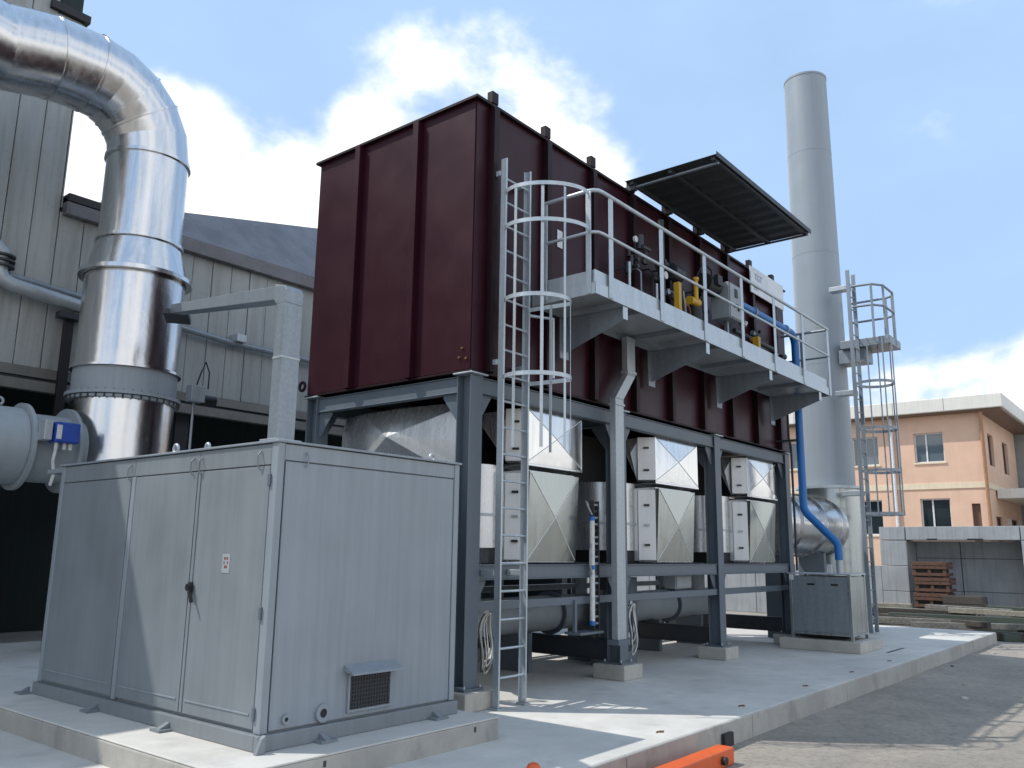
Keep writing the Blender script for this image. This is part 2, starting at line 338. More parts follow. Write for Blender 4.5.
def ibeam_y(y0, y1, x, z0, z1, w=.12):
    m = MB(); t = .012; m.box(x, y0, z0, x+w, y1, z0+t).box(x, y0, z1-t, x+w, y1, z1).box(x+.018, y0, z0+t, x+.03, y1, z1-t); return m
for i in range(3):
    a, b = plx[i]+.203, plx[i+1]-.003
    for y in (.012, WY-.15):
        ibeam_x(a, b, y, 3.24, 3.42).build('upper_beam', 'steel_grey', ox, .003)
        ibeam_x(a, b, y, 1.26, 1.42).build('valve_beam', 'steel_grey', ox, .003)
        m = MB(); m.box(a, y+.02, .95, b, y+.10, 1.04); m.build('lower_rail', 'galv_dull' if 0 else 'steel_grey', ox, .004)
        for xx, sgn in ((a, 1), (b, -1)):
            for z, k in ((3.239, -1), (1.259, -1)):
                s_ = .2 if z > 2 else .17
                m = MB(); m.prism([(xx, z), (xx+sgn*s_, z), (xx+sgn*s_, z+k*.03), (xx+sgn*.04, z+k*s_*1.35), (xx, z+k*s_*1.35)], 'y', y+.05, y+.062); m.build('gusset', 'steel_grey', ox)
for i, x in enumerate(plx):
    ibeam_y(.203, WY-.203, x+.012, 3.24, 3.42, .1).build('upper_beam', 'steel_grey', ox, .003)
    ibeam_y(.203, WY-.203, x+.012, 1.26, 1.42, .1).build('valve_beam', 'steel_grey', ox, .003)
    if i: ibeam_y(.203, WY-.203, x+.03, .21, .46, .14).build('base_beam', 'dark_metal', ox, .003)
    for yy, sg in ((.203, 1), (WY-.203, -1)):
        m = MB(); m.prism([(yy, 3.239), (yy+sg*.24, 3.239), (yy+sg*.24, 3.2), (yy+sg*.04, 2.94), (yy, 2.94)], 'x', x+.05, x+.062); m.build('gusset', 'steel_grey', ox)
# black block added between the valves, painting the shaded gaps dark
bx('gap_shade_block', 'black_box', ox, .95, .95, 2.52, 8.75, 2.55, 3.235)
bx('plenum', 'galv_dull', ox, .5, 1.62, 1.43, 8.6, 2.5, 2.515)

# ------------------------------------------------------------------ valve housings of bright sheet between the columns
def crossbreak(name, mat, parent, x0, x1, z0, z1, y, h, tilt=0.0):
    """front panel creased from corner to corner"""
    cx, cz = (x0+x1)/2, (z0+z1)/2
    m = MB(); m.add([(x0, y, z0), (x1, y, z0), (x1, y-tilt, z1), (x0, y-tilt, z1), (cx, y-h-tilt/2, cz), (x0, y+.03, z0), (x1, y+.03, z0), (x1, y+.03, z1), (x0, y+.03, z1)],
        [(0, 1, 4), (1, 2, 4), (2, 3, 4), (3, 0, 4), (0, 5, 6, 1), (1, 6, 7, 2), (2, 7, 8, 3), (3, 8, 5, 0), (5, 8, 7, 6)])
    o = m.build(name, mat, parent); ap = (cx, y-h-tilt/2-.002, cz)
    for q in ((x0+.02, y-.004, z0+.02), (x1-.02, y-.004, z0+.02), (x1-.02, y-tilt-.004, z1-.02), (x0+.02, y-tilt-.004, z1-.02)): crease(q, ap, .0045, parent)
    return o
def crease(p, q, r, parent): MB().tube([p, q], r, 6).build('crease_highlight', 'strip_white', parent, 0, True)  # white bars paint the bright glint along each fold
VB = [(1.13, 2.27, .80, 'left'), (4.14, 5.46, .62, 'mid'), (7.30, 8.62, .62, 'right')]
VL = ['bright creased sheet metal valve casing behind the caged ladder', 'bright creased sheet metal valve casing between the second and third columns', 'bright creased sheet metal valve casing in the far bay near the blue pipe']
for (x0, x1, dp, _), lab in zip(VB, VL):
    v = thing('valve_casing', lab, 'valve casing', ((x0+x1)/2, .5, 1.42), 'valve casings under the maroon box')
    # upper hopper: side is a funnel, wide above, narrow below
    m = MB(); poly = [(.12, 2.585), (.12, 3.225), (dp, 3.225), (dp+.02, 3.05), (.42, 2.585)]
    m.prism(poly, 'x', x0+.012, x1-.012); up = m.build('upper_casing', 'sheet_bright', v, .006)
    tilt = crossbreak('front_panel', 'aluminium_panel', up, x0, x1, 2.575, 3.235, .115, .026)
    # latch strip on the near side
    m = MB(); m.prism([(x0-.002, .118), (x0-.13, .33), (x0-.115, .345), (x0+.011, .135)], 'z', 2.60, 3.215); m.build('latch_strip', 'strip_white', up, .003)
    for z in (2.74, 3.06): MB().bar((x0-.055, .185, z), (x0-.095, .252, z), .03, .024).build('latch', 'black', up)
    m = MB(); m.add([(x0+.008, .40, 3.20), (x0+.008, dp-.02, 3.20), (x0+.008, dp-.02, 3.08), (x0+.008, .44, 2.64), (x0-.045, .50, 3.0)], [(0, 4, 1), (1, 4, 2), (2, 4, 3), (3, 4, 0)]); m.build('side_panel', 'sheet_bright', up)
    m = MB(); m.add([(x1-.008, .15, 3.20), (x1-.008, dp-.02, 3.20), (x1-.008, dp-.02, 3.08), (x1-.008, .42, 2.62), (x1-.008, .15, 2.62), (x1+.05, .36, 2.95)], [(0, 1, 5), (1, 2, 5), (2, 3, 5), (3, 4, 5), (4, 0, 5)]); m.build('side_panel', 'sheet_bright', up)
    m = MB(); m.box(x0-.03, .095, 2.545, x1-.02, .62, 2.574); m.build('joint_flange', 'aluminium', v, .004)
    # lower casing
    xl0, xl1 = x0+.02, x1-.13 if x1-x0 < 1.2 else x1-.2
    lo = bx('lower_casing', 'sheet_bright', v, xl0+.01, .135, 1.44, xl1-.01, .52, 2.50, bevel=.006)
    crossbreak('front_panel', 'panel_ground_tone', lo, xl0, xl1, 1.45, 2.48, .13, .028, .055)
    m = MB(); m.prism([(xl0-.002, .135), (xl0-.13, .345), (xl0-.115, .36), (xl0+.009, .15)], 'z', 1.47, 2.46); m.build('latch_strip', 'strip_white', lo, .003)
    for z in (1.68, 1.96, 2.24): MB().bar((xl0-.055, .205, z), (xl0-.095, .27, z), .03, .028).build('latch', 'black' if z != 1.96 else 'galvanised', lo)
    bx('side_sheet', 'sheet_bright', lo, xl0-.125, .362, 1.46, xl0+.008, .60, 2.47, bevel=.004)
    cxd = xl0-.28; cy('rear_duct', 'end_metal', v, (cxd, .88, 1.60), (cxd, .88, 2.54), .50, 44)
    cy('side_dome', 'sheet_bright', v, (x1-.10, .56, 2.60), (x1-.10, .56, 3.215), .30, 32)
    MB().ring((cxd, .88, 1.97), (0, 0, 1), .49, .512, .03, 44).build('clamp_band', 'galvanised', v, 0, True)
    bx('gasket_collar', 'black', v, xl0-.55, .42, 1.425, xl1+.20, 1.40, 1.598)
# faceted casing seen through the end of the frame
v = thing('end_casing', 'dull bright faceted metal casing seen above the grey cabinet', 'valve casing', (.6, 1.4, 1.42))
m = MB()
m.add([(.40, .26, 2.25), (.40, 2.55, 2.25), (.40, 2.55, 3.05), (.40, .26, 3.22), (.12, 1.42, 2.86), (.46, .26, 2.25), (.46, 2.55, 2.25), (.46, 2.55, 3.22), (.46, .26, 3.22), (.34, 2.1, 3.22), (.30, 1.45, 3.22), (.36, .75, 3.22), (.34, .26, 2.75)],
      [(0, 1, 4), (1, 2, 4), (2, 9, 4), (9, 10, 4), (10, 11, 4), (11, 3, 4), (3, 12, 4), (12, 0, 4), (0, 5, 6, 1), (1, 6, 7, 2), (12, 3, 8, 5, 0), (5, 8, 7, 6), (2, 7, 9), (7, 8, 3, 11, 10, 9)])
m.build('faceted_panel', 'end_metal', v)
bx('lower_casing', 'galv_dull', v, .62, .42, 1.43, .84, 2.48, 2.245); bx('seam_cap', 'galvanised', v, .37, .235, 2.24, .41, .258, 3.2)

# ------------------------------------------------------------------ pipework under the unit
p_ = thing('gas_manifold', 'grey horizontal duct running under the steel frame near the floor', 'duct', (4.5, 1.45, .2))
cy('duct_section', 'duct_grey', p_, (.45, 1.45, .72), (8.4, 1.45, .72), .24, 28)
for x in (1.4, 3.4, 4.9, 6.8): MB().ring((x, 1.45, .72), (1, 0, 0), .24, .30, .03, 28).build('flange', 'steel_grey', p_, 0, True)
for x in (1.65, 4.75, 7.9): cy('riser', 'duct_grey', p_, (x, 1.45, .90), (x, 1.45, 1.46), .17, 20)
for x in (.9, 2.6, 4.2, 6.1, 7.6): bx('saddle', 'steel_grey', p_, x, 1.2, .0, x+.08, 1.7, .50)
fan = thing('fan_casing', 'dark rounded fan casing on the floor behind the second column', 'fan', (4.35, .95, 0))
cy('scroll', 'steel_grey', fan, (4.15, .65, .62), (4.15, 1.05, .62), .34, 32)
MB().ring((4.15, .64, .62), (0, 1, 0), .17, .24, .05, 24).build('inlet_ring', 'galvanised', fan, 0, True)
bx('outlet', 'steel_grey', fan, 4.16, .66, .62, 4.50, 1.04, 1.22); bx('foot', 'steel_grey', fan, 3.85, .65, .0, 4.45, 1.05, .27); bx('drive_box', 'dark_metal', fan, 3.75, .7, 1.05, 4.1, 1.0, 1.25)
jb = thing('junction_box', 'pale grey wall box hanging under the beam in the middle bay', 'electrical box', (4.9, .3, 1.0))
bx('casing', 'duct_grey', jb, 4.85, .22, 1.06, 5.35, .40, 1.252); bx('lid', 'duct_grey', jb, 4.87, .205, 1.075, 5.33, .218, 1.24)
drum = thing('orange_box', 'small orange box standing on the slab behind the third column', 'box', (12.2, 3.3, 0))
bx('body', 'orange_paint', drum, 12.05, 3.2, .12, 12.45, 3.5, .50); bx('label_plate', 'white_plastic', drum, 12.03, 3.22, .14, 12.048, 3.42, .48); bx('stand', 'dark_metal', drum, 12.06, 3.22, .0, 12.44, 3.48, .119)
def loops(x, y, z, n, lab):
    c = thing('cable_loops', lab, 'cable', (x, y, z-.4), 'coiled cables')
    rr = random.Random(int(x*10))
    for k in range(n):
        r1, r2 = rr.uniform(.05, .09), rr.uniform(.2, .34); dx, dy = rr.uniform(-.04, .04), rr.uniform(-.03, .03)
        pts = [(x+dx+r1*math.cos(a), y+dy+.02*math.sin(3*a), z-.02-r2+r2*math.sin(a)) for a in [2*math.pi*i/18 for i in range(18)]]
        MB().tube(pts, .008, 6, False, True).build('loop', ('hose', 'white_plastic', 'rubber')[k % 3], c, 0, True)
    bx('hook', 'galvanised', c, x-.03, y-.01, z-.04, x+.03, y+.01, z+.02)
loops(.62, .25, .92, 5, 'coil of pale cables hanging behind the foot of the caged ladder')
loops(3.30, .05, .93, 6, 'coil of pale cables hanging just right of the second column')

# ------------------------------------------------------------------ rectangular down duct, cable tray and air unit at the second column
dd = thing('down_duct', 'pale blue grey square down duct with an offset bend in front of the second column', 'duct', (2.6, -.15, .5))
m = MB(); m.box(2.53, -.23, .52, 2.73, -.14, 3.52); m.build('lower_length', 'galvanised', dd, .006)
m = MB(); m.add([(2.53, -.23, 3.52), (2.73, -.23, 3.52), (2.73, -.14, 3.52), (2.53, -.14, 3.52), (2.84, -.23, 3.88), (3.04, -.23, 3.88), (3.04, -.14, 3.88), (2.84, -.14, 3.88)], [(0, 3, 2, 1), (4, 5, 6, 7), (0, 1, 5, 4), (1, 2, 6, 5), (2, 3, 7, 6), (3, 0, 4, 7)]); m.build('offset_bend', 'galvanised', dd, .006)
m = MB(); m.box(2.84, -.23, 3.88, 3.04, -.14, 4.40); m.build('upper_length', 'galvanised', dd, .006)
bx('joint_band', 'galvanised', dd, 2.828, -.242, 3.90, 3.052, -.128, 3.94); bx('joint_band', 'galvanised', dd, 2.518, -.242, 3.43, 2.742, -.128, 3.46); bx('shoe', 'steel_grey', dd, 2.50, -.26, .46, 2.76, -.10, .519)
ct = thing('cable_tray', 'dark perforated cable tray standing left of the square down duct', 'cable tray', (2.40, .02, .55))
m = MB(); m.box(2.36, .0, .55, 2.375, .06, 2.2).box(2.47, .0, .55, 2.485, .06, 2.2).box(2.36, .06, .55, 2.485, .07, 2.2); m.build('tray_rail', 'cable_tray_dark', ct)
for k in range(20): bx('tray_rung', 'galvanised' if k % 3 else 'dark_metal', ct, 2.376, .01, .62+k*.08, 2.469, .035, .645+k*.08, bevel=0)
au = thing('air_line', 'white vertical tube with blue fittings beside the cable tray', 'pipe', (2.25, -.05, .6))
cy('tube', 'white_plastic', au, (2.26, -.04, .70), (2.26, -.04, 1.98), .032, 14)
for z in (.70, 1.36, 1.95): cy('fitting', 'blue_pipe', au, (2.26, -.04, z), (2.26, -.04, z+.05), .038, 12)
tb('hose', 'hose', au, [(2.26, -.04, 2.02), (2.24, .02, 2.15), (2.32, .1, 2.2), (2.40, .05, 2.1)], .012); tb('hose', 'hose', au, [(2.22, -.06, 1.3), (2.15, -.08, 1.42), (2.2, -.05, 1.6), (2.26, -.05, 1.7)], .012); bx('shelf', 'steel_grey', au, 1.95, -.08, .60, 2.45, .16, .63); bx('bracket', 'steel_grey', au, 1.95, .0, .63, 1.99, .04, 1.0)

# ------------------------------------------------------------------ access platform
pf = thing('access_platform', 'galvanised walkway with railings cantilevered along the maroon box', 'platform', (4.7, -.5, 4.37))
PX0, PX1, PY, ZD = .92, 8.55, -1.0, 4.5
for k in range(7):
    a = PX0+.01+k*(PX1-PX0-.02)/7; b = PX0+.01+(k+1)*(PX1-PX0-.02)/7
    bx('deck_panel', 'galvanised', pf, a+.004, PY+.012, 4.462, b-.004, -.11, 4.49, bevel=.003)
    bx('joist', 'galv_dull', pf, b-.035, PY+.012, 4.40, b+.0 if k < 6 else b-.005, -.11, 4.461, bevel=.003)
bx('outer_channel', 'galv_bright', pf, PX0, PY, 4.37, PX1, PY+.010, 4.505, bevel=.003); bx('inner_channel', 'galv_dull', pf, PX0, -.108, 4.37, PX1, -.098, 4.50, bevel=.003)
for x in (PX0, PX1-.01): bx('end_channel', 'galv_bright', pf, x-.001, PY+.011, 4.372, x+.009, -.109, 4.503, bevel=.003)
bx('toe_board', 'galv_bright', pf, PX0, PY+.02, 4.507, PX1, PY+.026, 4.655, bevel=.002); bx('toe_board', 'galv_bright', pf, PX0+.02, PY+.03, 4.507, PX0+.026, -.30, 4.655, bevel=.002); bx('toe_board', 'galv_bright', pf, PX1-.026, PY+.03, 4.507, PX1-.02, -.12, 4.655, bevel=.002)
for x in (1.22, 2.40, 3.60, 4.80, 6.02, 7.25, 8.50): bx('rail_post', 'galv_bright', pf, x-.045, PY-.013, 4.38, x+.045, PY-.002, 5.58, bevel=.003)
bx('rail_post', 'galv_bright', pf, PX0-.013, PY+.06, 4.38, PX0-.002, PY+.13, 5.58, bevel=.003); bx('rail_post', 'galv_bright', pf, PX0-.013, -.33, 4.40, PX0-.002, -.26, 5.58, bevel=.003); bx('rail_post', 'galv_dull', pf, PX1+.002, -.55, 4.40, PX1+.013, -.48, 5.58, bevel=.003)
for z, r in ((5.60, .024), (5.10, .019)):
    y = PY-.008
    pts = [(PX0, -.28, z), (PX0, y+.12, z), (PX0+.02, y+.05, z), (PX0+.06, y+.01, z), (PX0+.13, y, z), (PX1-.02, y, z)]
    tb('hand_rail' if z > 5.3 else 'mid_rail', 'galv_bright', pf, pts, r, 10); tb('hand_rail' if z > 5.3 else 'mid_rail', 'galv_dull', pf, [(PX1+.005, y, z), (PX1+.005, -.12, z)], r, 10)
for x in (1.56, 3.68, 5.84, 8.02):
    m = MB(); m.prism([(-.97, 4.36), (-.97, 4.22), (-.095, 3.92), (-.095, 4.36)], 'x', x-.006, x+.006); br = m.build('bracket', 'galv_dull', pf)
    bx('bracket_end', 'galv_bright', br, x-.05, -.985, 4.215, x+.05, -.971, 4.368); bx('wall_plate', 'galv_dull', br, x-.09, -.118, 3.86, x+.09, -.097, 4.36); bx('top_flange', 'galv_dull', br, x-.05, -.965, 4.361, x+.05, -.12, 4.369)
tb('stanchion', 'galv_bright', pf, [(1.75, -.93, 4.5), (1.75, -.93, 4.98)], .016); tb('stanchion', 'galv_bright', pf, [(3.0, -.6, 4.5), (3.0, -.6, 5.1)], .016)

# ------------------------------------------------------------------ caged ladder
ld = thing('caged_ladder', 'galvanised caged ladder rising from the slab to the walkway', 'ladder', (.5, -.2, 0))
LXa, LXb, LY = .27, .71, -.20
for x in (LXa, LXb):
    m = MB(); m.box(x-.012, LY-.035, .02, x+.012, LY+.035, 5.95).box(x-.012 if x == LXa else x-.035, LY+.035, .02, x+.035 if x == LXa else x+.012, LY+.042, 5.95); st = m.build('stile', 'galv_bright', ld, .002)
    bx('foot', 'galvanised', st, x-.05, LY-.06, .0, x+.05, LY+.06, .019)
for k in range(20): tb('rung', 'galv_bright', ld, [(LXa+.012, LY, .30+k*.285), (LXb-.012, LY, .30+k*.285)], .0125)
for z in (5.78, 3.58, 1.34):
    for x in (LXa, LXb): bx('wall_bracket', 'galv_bright', ld, x-.03, LY+.043, z-.03, x+.03, (-.001 if z > 3.5 else .02), z+.03)
HA, HB, HC = Vector((LXa-.01, LY-.03, 0)), Vector((PX0-.02, PY+.08, 0)), Vector((.79, -.75, 0))
def hoop_arc(t, B):
    """point of the bowed hoop between the near stile and its outer end"""
    d = B-HA; n = Vector((d.y, -d.x, 0)).normalized(); return HA+d*(.5-.5*math.cos(math.pi*t))+n*(.33*math.sin(math.pi*t))
def hoop(z, top):
    B = HB if top else HC; pts = [hoop_arc(i/20, B) for i in range(21)]
    if not top: pts.append(Vector((LXb+.01, LY-.03, 0)))
    return [(p.x, p.y, z) for p in pts]
def flat(pts, h, t):
    m = MB(); vs = []; n = len(pts)
    for i, p in enumerate(pts):
        a = Vector(pts[max(i-1, 0)]); b = Vector(pts[min(i+1, n-1)]); d = (b-a).normalized(); nn = Vector((d.y, -d.x, 0)); p = Vector(p)
        vs += [p+nn*t/2+Vector((0, 0, -h/2)), p-nn*t/2+Vector((0, 0, -h/2)), p-nn*t/2+Vector((0, 0, h/2)), p+nn*t/2+Vector((0, 0, h/2))]
    fs = [(4*i+q, 4*i+(q+1) % 4, 4*i+4+(q+1) % 4, 4*i+4+q) for i in range(n-1) for q in range(4)] + [(0, 1, 2, 3), tuple(4*(n-1)+q for q in (3, 2, 1, 0))]
    return m.add(vs, fs)
for z, t in ((5.52, 1), (5.10, 1), (4.26, 0), (3.40, 0)): flat(hoop(z, t), .045, .008).build('hoop', 'galv_bright', ld, 0, True)
for t, zt, B in ((.22, 5.54, HB), (.50, 5.54, HB), (.76, 5.54, HB), (.93, 4.28, HC)):
    q0, q1, e = hoop_arc(t, HC), hoop_arc(t, B), hoop_arc(t+.02, HC)-hoop_arc(t-.02, HC); n_ = Vector((e.y, -e.x, 0)).normalized()
    q0 = q0-n_*.008; m = MB(); m.bar((q0.x, q0.y, 2.62), (q0.x, q0.y, zt), .034, .006, up=n_); m.build('cage_bar', 'galv_bright', ld)
q0 = HC.lerp(Vector((LXb, LY, 0)), .45); MB().bar((q0.x, q0.y, 2.62), (q0.x, q0.y, 4.28), .034, .006, up=(1, 0, 0)).build('cage_bar', 'galv_bright', ld)
tb('gate_rail', 'galv_bright', ld, [(LXb, LY, 4.2), (LXb+.30, LY-.15, 4.2), (LXb+.30, LY-.15, 3.5)], .02)

# ------------------------------------------------------------------ canopy
cn = thing('rain_canopy', 'dark corrugated sheet canopy projecting over the walkway from the roof edge', 'canopy', (4.95, -.7, ZT))
CX0, CX1, CY0, CY1, CZ = 3.2, 6.72, -1.42, -.005, 6.80
m = MB(); n = 44; vs = []; dx = (CX1-CX0)/n
prof = [(CX0+i*dx, .028 if (i//2) % 2 else 0) for i in range(n+1)]
vs = [(x, y, CZ-.0*y+z+t) for y in (CY0, CY1) for t in (0, .006) for x, z in prof]; w = n+1
fs = [(i, i+1, 2*w+i+1, 2*w+i) for i in range(n)] + [(w+i+1, w+i, 3*w+i, 3*w+i+1) for i in range(n)] + [(i+1, i, w+i, w+i+1) for i in range(n)] + [(2*w+i, 2*w+i+1, 3*w+i+1, 3*w+i) for i in range(n)] + [(0, 2*w, 3*w, w), (n, w+n, 3*w+n, 2*w+n)]
m.add(vs, fs); m.build('roof_sheet', 'canopy_sheet', cn)
for y in (CY0+.06, (CY0+CY1)/2, CY1-.09): bx('purlin', 'dark_metal', cn, CX0+.03, y-.03, CZ-.055, CX1-.03, y+.03, CZ-.002)
bx('edge_angle', 'galv_dull', cn, CX0+.10, CY0+.02, CZ-.085, CX0+.14, CY1-.04, CZ-.058)
bx('edge_angle', 'dark_metal', cn, CX1-.14, CY0+.02, CZ-.085, CX1-.10, CY1-.04, CZ-.058)
bx('fascia_strip', 'dark_metal', cn, CX0, CY0-.012, CZ-.03, CX1, CY0-.003, CZ+.045)
for x in (3.30, 4.36, 5.42, 6.48): bx('support', 'dark_metal', cn, x-.04, -.13, ZT+.001, x+.04, .06, CZ-.058)

# ------------------------------------------------------------------ burner gear on the walkway
cb = thing('control_box', 'pale grey control box with black display on the walkway', 'control box', (5.55, -.45, 4.49))
bx('casing', 'duct_grey', cb, 5.22, -.62, 5.15, 5.66, -.32, 5.72, bevel=.008); bx('door', 'duct_grey', cb, 5.235, -.637, 5.165, 5.645, -.622, 5.705); bx('display', 'black', cb, 5.39, -.645, 5.50, 5.50, -.638, 5.64)
tb('handle_cable', 'black', cb, [(5.36, -.645, 5.33), (5.40, -.66, 5.38), (5.46, -.66, 5.38), (5.52, -.645, 5.30)], .012); bx('leg', 'galv_dull', cb, 5.40, -.5, 4.49, 5.46, -.44, 5.15)
by = thing('gas_train', 'dark burner gas train with a yellow valve under the canopy', 'gas train', (4.3, -.35, 4.49))
cy('pipe', 'dark_metal', by, (3.3, -.33, 4.95), (5.1, -.33, 4.95), .05, 16); cy('pipe', 'dark_metal', by, (3.7, -.30, 4.75), (3.7, -.30, 6.3), .045, 16)
cy('valve_stem', 'yellow_paint', by, (4.45, -.45, 5.25), (4.45, -.45, 5.56), .035, 14); cy('valve_cap', 'yellow_paint', by, (4.45, -.45, 5.56), (4.45, -.45, 5.60), .05, 14)
cy('valve_body', 'yellow_paint', by, (4.22, -.45, 5.20), (4.50, -.45, 5.22), .065, 14); cy('actuator', 'black', by, (4.35, -.48, 4.85), (4.35, -.48, 5.1), .10, 18); cy('actuator', 'dark_metal', by, (4.62, -.4, 4.7), (4.62, -.4, 4.95), .08, 18)
MB().ring((4.05, -.5, 4.98), (0, 1, 0), .08, .11, .02, 20).build('hand_wheel', 'rust', by, 0, True); cy('gauge', 'white_plastic', by, (3.55, -.45, 5.40), (3.55, -.42, 5.40), .055, 18); cy('gauge', 'white_plastic', by, (2.95, -.33, 5.78), (2.95, -.30, 5.78), .045, 18)
for x, z in ((4.15, 4.72), (4.28, 4.66), (4.55, 4.62)): cy('knob', 'white_plastic', by, (x, -.60, z), (x, -.56, z), .025, 10)
tb('hose', 'hose', by, [(3.95, -.5, 5.25), (3.88, -.56, 5.0), (3.92, -.56, 4.75), (4.1, -.55, 4.62)], .013); tb('hose', 'rubber', by, [(4.6, -.4, 5.3), (4.8, -.5, 5.5), (5.0, -.45, 5.7), (5.1, -.4, 5.9), (4.9, -.36, 6.0), (4.7, -.34, 5.7)], .014)
gr_ = random.Random(5)
for k in range(26):
    x, z_, y = gr_.uniform(2.7, 5.1), gr_.uniform(4.75, 5.75), gr_.uniform(-.38, -.18)
    mt = gr_.choice(('black', 'dark_metal', 'black', 'dark_metal', 'galv_dull', 'rubber'))
    if x < 3.6: z_ = gr_.uniform(5.25, 5.7)
    d = gr_.choice(((1, 0, 0), (0, 1, 0), (0, 0, 1))); ln = gr_.uniform(.06, .22); r_ = gr_.uniform(.02, .055)
    cy('fitting', mt, by, (x, y, z_), (x+d[0]*ln, y-d[1]*ln*.6, z_+d[2]*ln), r_, 12)
for k in range(7):
    x = 2.8+k*.33; z_ = 5.35+.08*((k*5) % 4); tb('small_pipe', ('dark_metal', 'galv_dull', 'black')[k % 3], by, [(x, -.1, z_), (x, -.22, z_), (x+.04, -.26, z_-.05), (x+.05, -.26, z_-.35-.06*(k % 3))], .014, 6)
cy('motor', 'black', by, (4.75, -.42, 5.62), (5.12, -.42, 5.62), .15, 24); cy('motor', 'dark_metal', by, (3.98, -.28, 5.62), (4.25, -.28, 5.62), .12, 24); bx('terminal_box', 'black', by, 4.86, -.62, 5.58, 5.02, -.55, 5.74)
bt = thing('burner_pipes', 'dark small pipes and valves below the blue pipe at the walkway end', 'pipes', (7, -.25, 4.49))
cy('pipe', 'dark_metal', bt, (6.2, -.25, 5.2), (8.0, -.25, 5.2), .04, 14); cy('pipe', 'galv_dull', bt, (6.3, -.3, 4.9), (8.1, -.3, 4.9), .03, 12)
for k in range(12):
    x = 6.25+k*.155; z_ = gr_.uniform(4.7, 5.35); cy('fitting', gr_.choice(('black', 'dark_metal', 'galv_dull', 'white_plastic', 'rust')), bt, (x, -.34, z_), (x+gr_.uniform(.03, .1), -.34-gr_.uniform(0, .06), z_+gr_.uniform(-.04, .12)), gr_.uniform(.025, .055), 12)
for x in (6.5, 7.1, 7.7): cy('stand_pipe', 'galv_dull', bt, (x, -.3, 4.49), (x, -.3, 4.9), .02, 10)
yb = tag(bx('yellow_post', 'yellow_paint', None, 3.55, -.64, 4.492, 3.63, -.56, 5.27), 'yellow post on the walkway behind the fourth railing post', 'post')
yc = tag(bx('yellow_post', 'yellow_paint', None, 6.05, -.72, 4.492, 6.14, -.62, 5.0), 'short yellow post right of the control box', 'post')
bl = thing('blue_air_pipe', 'blue air pipe along the walkway that drops down to the compressor box', 'pipe', (8.4, -.42, 1.28))
pts = [(5.3, -.42, 5.58), (7.95, -.42, 5.58)] + [(8.25+.22*math.cos(a)-.0, -.42, 5.36+.22*math.sin(a)) for a in [R(80-10*i) for i in range(9)]] + [(8.47, -.42, 5.3), (8.47, -.42, 2.45)]
pts += [(8.47, -.43, 2.38), (8.47, -.47, 2.30), (8.47, -.93, 1.83), (8.47, -.98, 1.76), (8.47, -.985, 1.66), (8.47, -.985, 1.5)]
tb('pipe_run', 'blue_pipe', bl, pts, .068, 18)
for x in (6.6, 8.0): MB().ring((x, -.42, 5.58), (1, 0, 0), .068, .088, .03, 20).build('pipe_clamp', 'galvanised', bl, 0, True)
cy('pipe_end', 'galvanised', bl, (8.47, -.985, 1.5), (8.47, -.985, 1.272), .055, 16); MB().box(8.40, -.40, 3.60, 8.54, .0, 3.63).build('wall_stay', 'dark_metal', bl)
cd = thing('condensate_pipe', 'thin dark pipe down the far corner of the maroon box', 'pipe', (8.8, -.1, 1.4))
tb('pipe_run', 'dark_metal', cd, [(8.72, -.12, 4.3), (8.72, -.12, 3.7), (8.78, -.12, 3.6), (8.86, -.10, 3.5), (8.86, -.10, 1.3)], .022)
# sign board
sg = thing('name_board', 'white board with faint two line lettering at the far end of the walkway', 'sign', (7.98, -.11, 6.15))
bx('board', 'white_panel', sg, 7.28, -.125, 6.17, 8.80, -.100, 6.66)
def text(body, mat, parent, p, size, axis='-y'):
    cu = bpy.data.curves.new('lettering', 'FONT'); cu.body = body; cu.size = size; cu.extrude = .0015; cu.align_x = 'LEFT'
    t = bpy.data.objects.new('tmp', cu); COL.objects.link(t); dg = bpy.context.evaluated_depsgraph_get(); me = bpy.data.meshes.new_from_object(t.evaluated_get(dg)); bpy.data.objects.remove(t)
    rot = Matrix.Rotation(R(90), 4, 'X') if axis == '-y' else Matrix.Rotation(R(-90), 4, 'Z') @ Matrix.Rotation(R(90), 4, 'X')
    me.transform(Matrix.Translation(Vector(p)-Vector(parent['_org'])) @ rot); me.materials.clear(); me.materials.append(M[mat]); o = bpy.data.objects.new('lettering', me); COL.objects.link(o); o.parent = parent; o['_org'] = parent['_org']; return o
text('TGT', 'sign_blue', sg, (7.45, -.128, 6.44), .17); text('EPI', 'sign_blue', sg, (7.40, -.128, 6.24), .15)
# small plate on the wall by the ladder head
tag(bx('notice_plate', 'white_panel', None, 1.55, -.014, 5.32, 1.66, -.004, 5.55, bevel=.002), 'small pale plate on the maroon wall behind the ladder cage', 'plate')

# ------------------------------------------------------------------ compressor box
tag(bx('compressor_plinth', 'plinth_concrete', None, 8.12, -1.36, .0, 9.35, .0, .18, bevel=.012), 'low concrete base under the silver compressor box', 'concrete base')
co = thing('compressor_box', 'silver sheet metal compressor box on a low concrete base', 'compressor', (8.7, -.75, .18))
fr = [(8.25, -1.22), (8.25, -.22), (9.02, -1.22), (9.02, -.22)]
for x, y in fr: bx('leg', 'compressor_metal', co, x, y, .181, x+.05, y+.05, 1.25)
bx('side_panel', 'compressor_shade', co, 8.262, -1.168, .29, 8.275, -.222, 1.22, bevel=.003); bx('side_panel', 'compressor_metal', co, 8.302, -1.208, .29, 9.018, -1.195, 1.22, bevel=.003); bx('side_panel', 'compressor_metal', co, 9.05, -1.17, .29, 9.06, -.2, 1.22, bevel=.003); bx('side_panel', 'compressor_metal', co, 8.30, -.19, .29, 9.0, -.18, 1.22, bevel=.003)
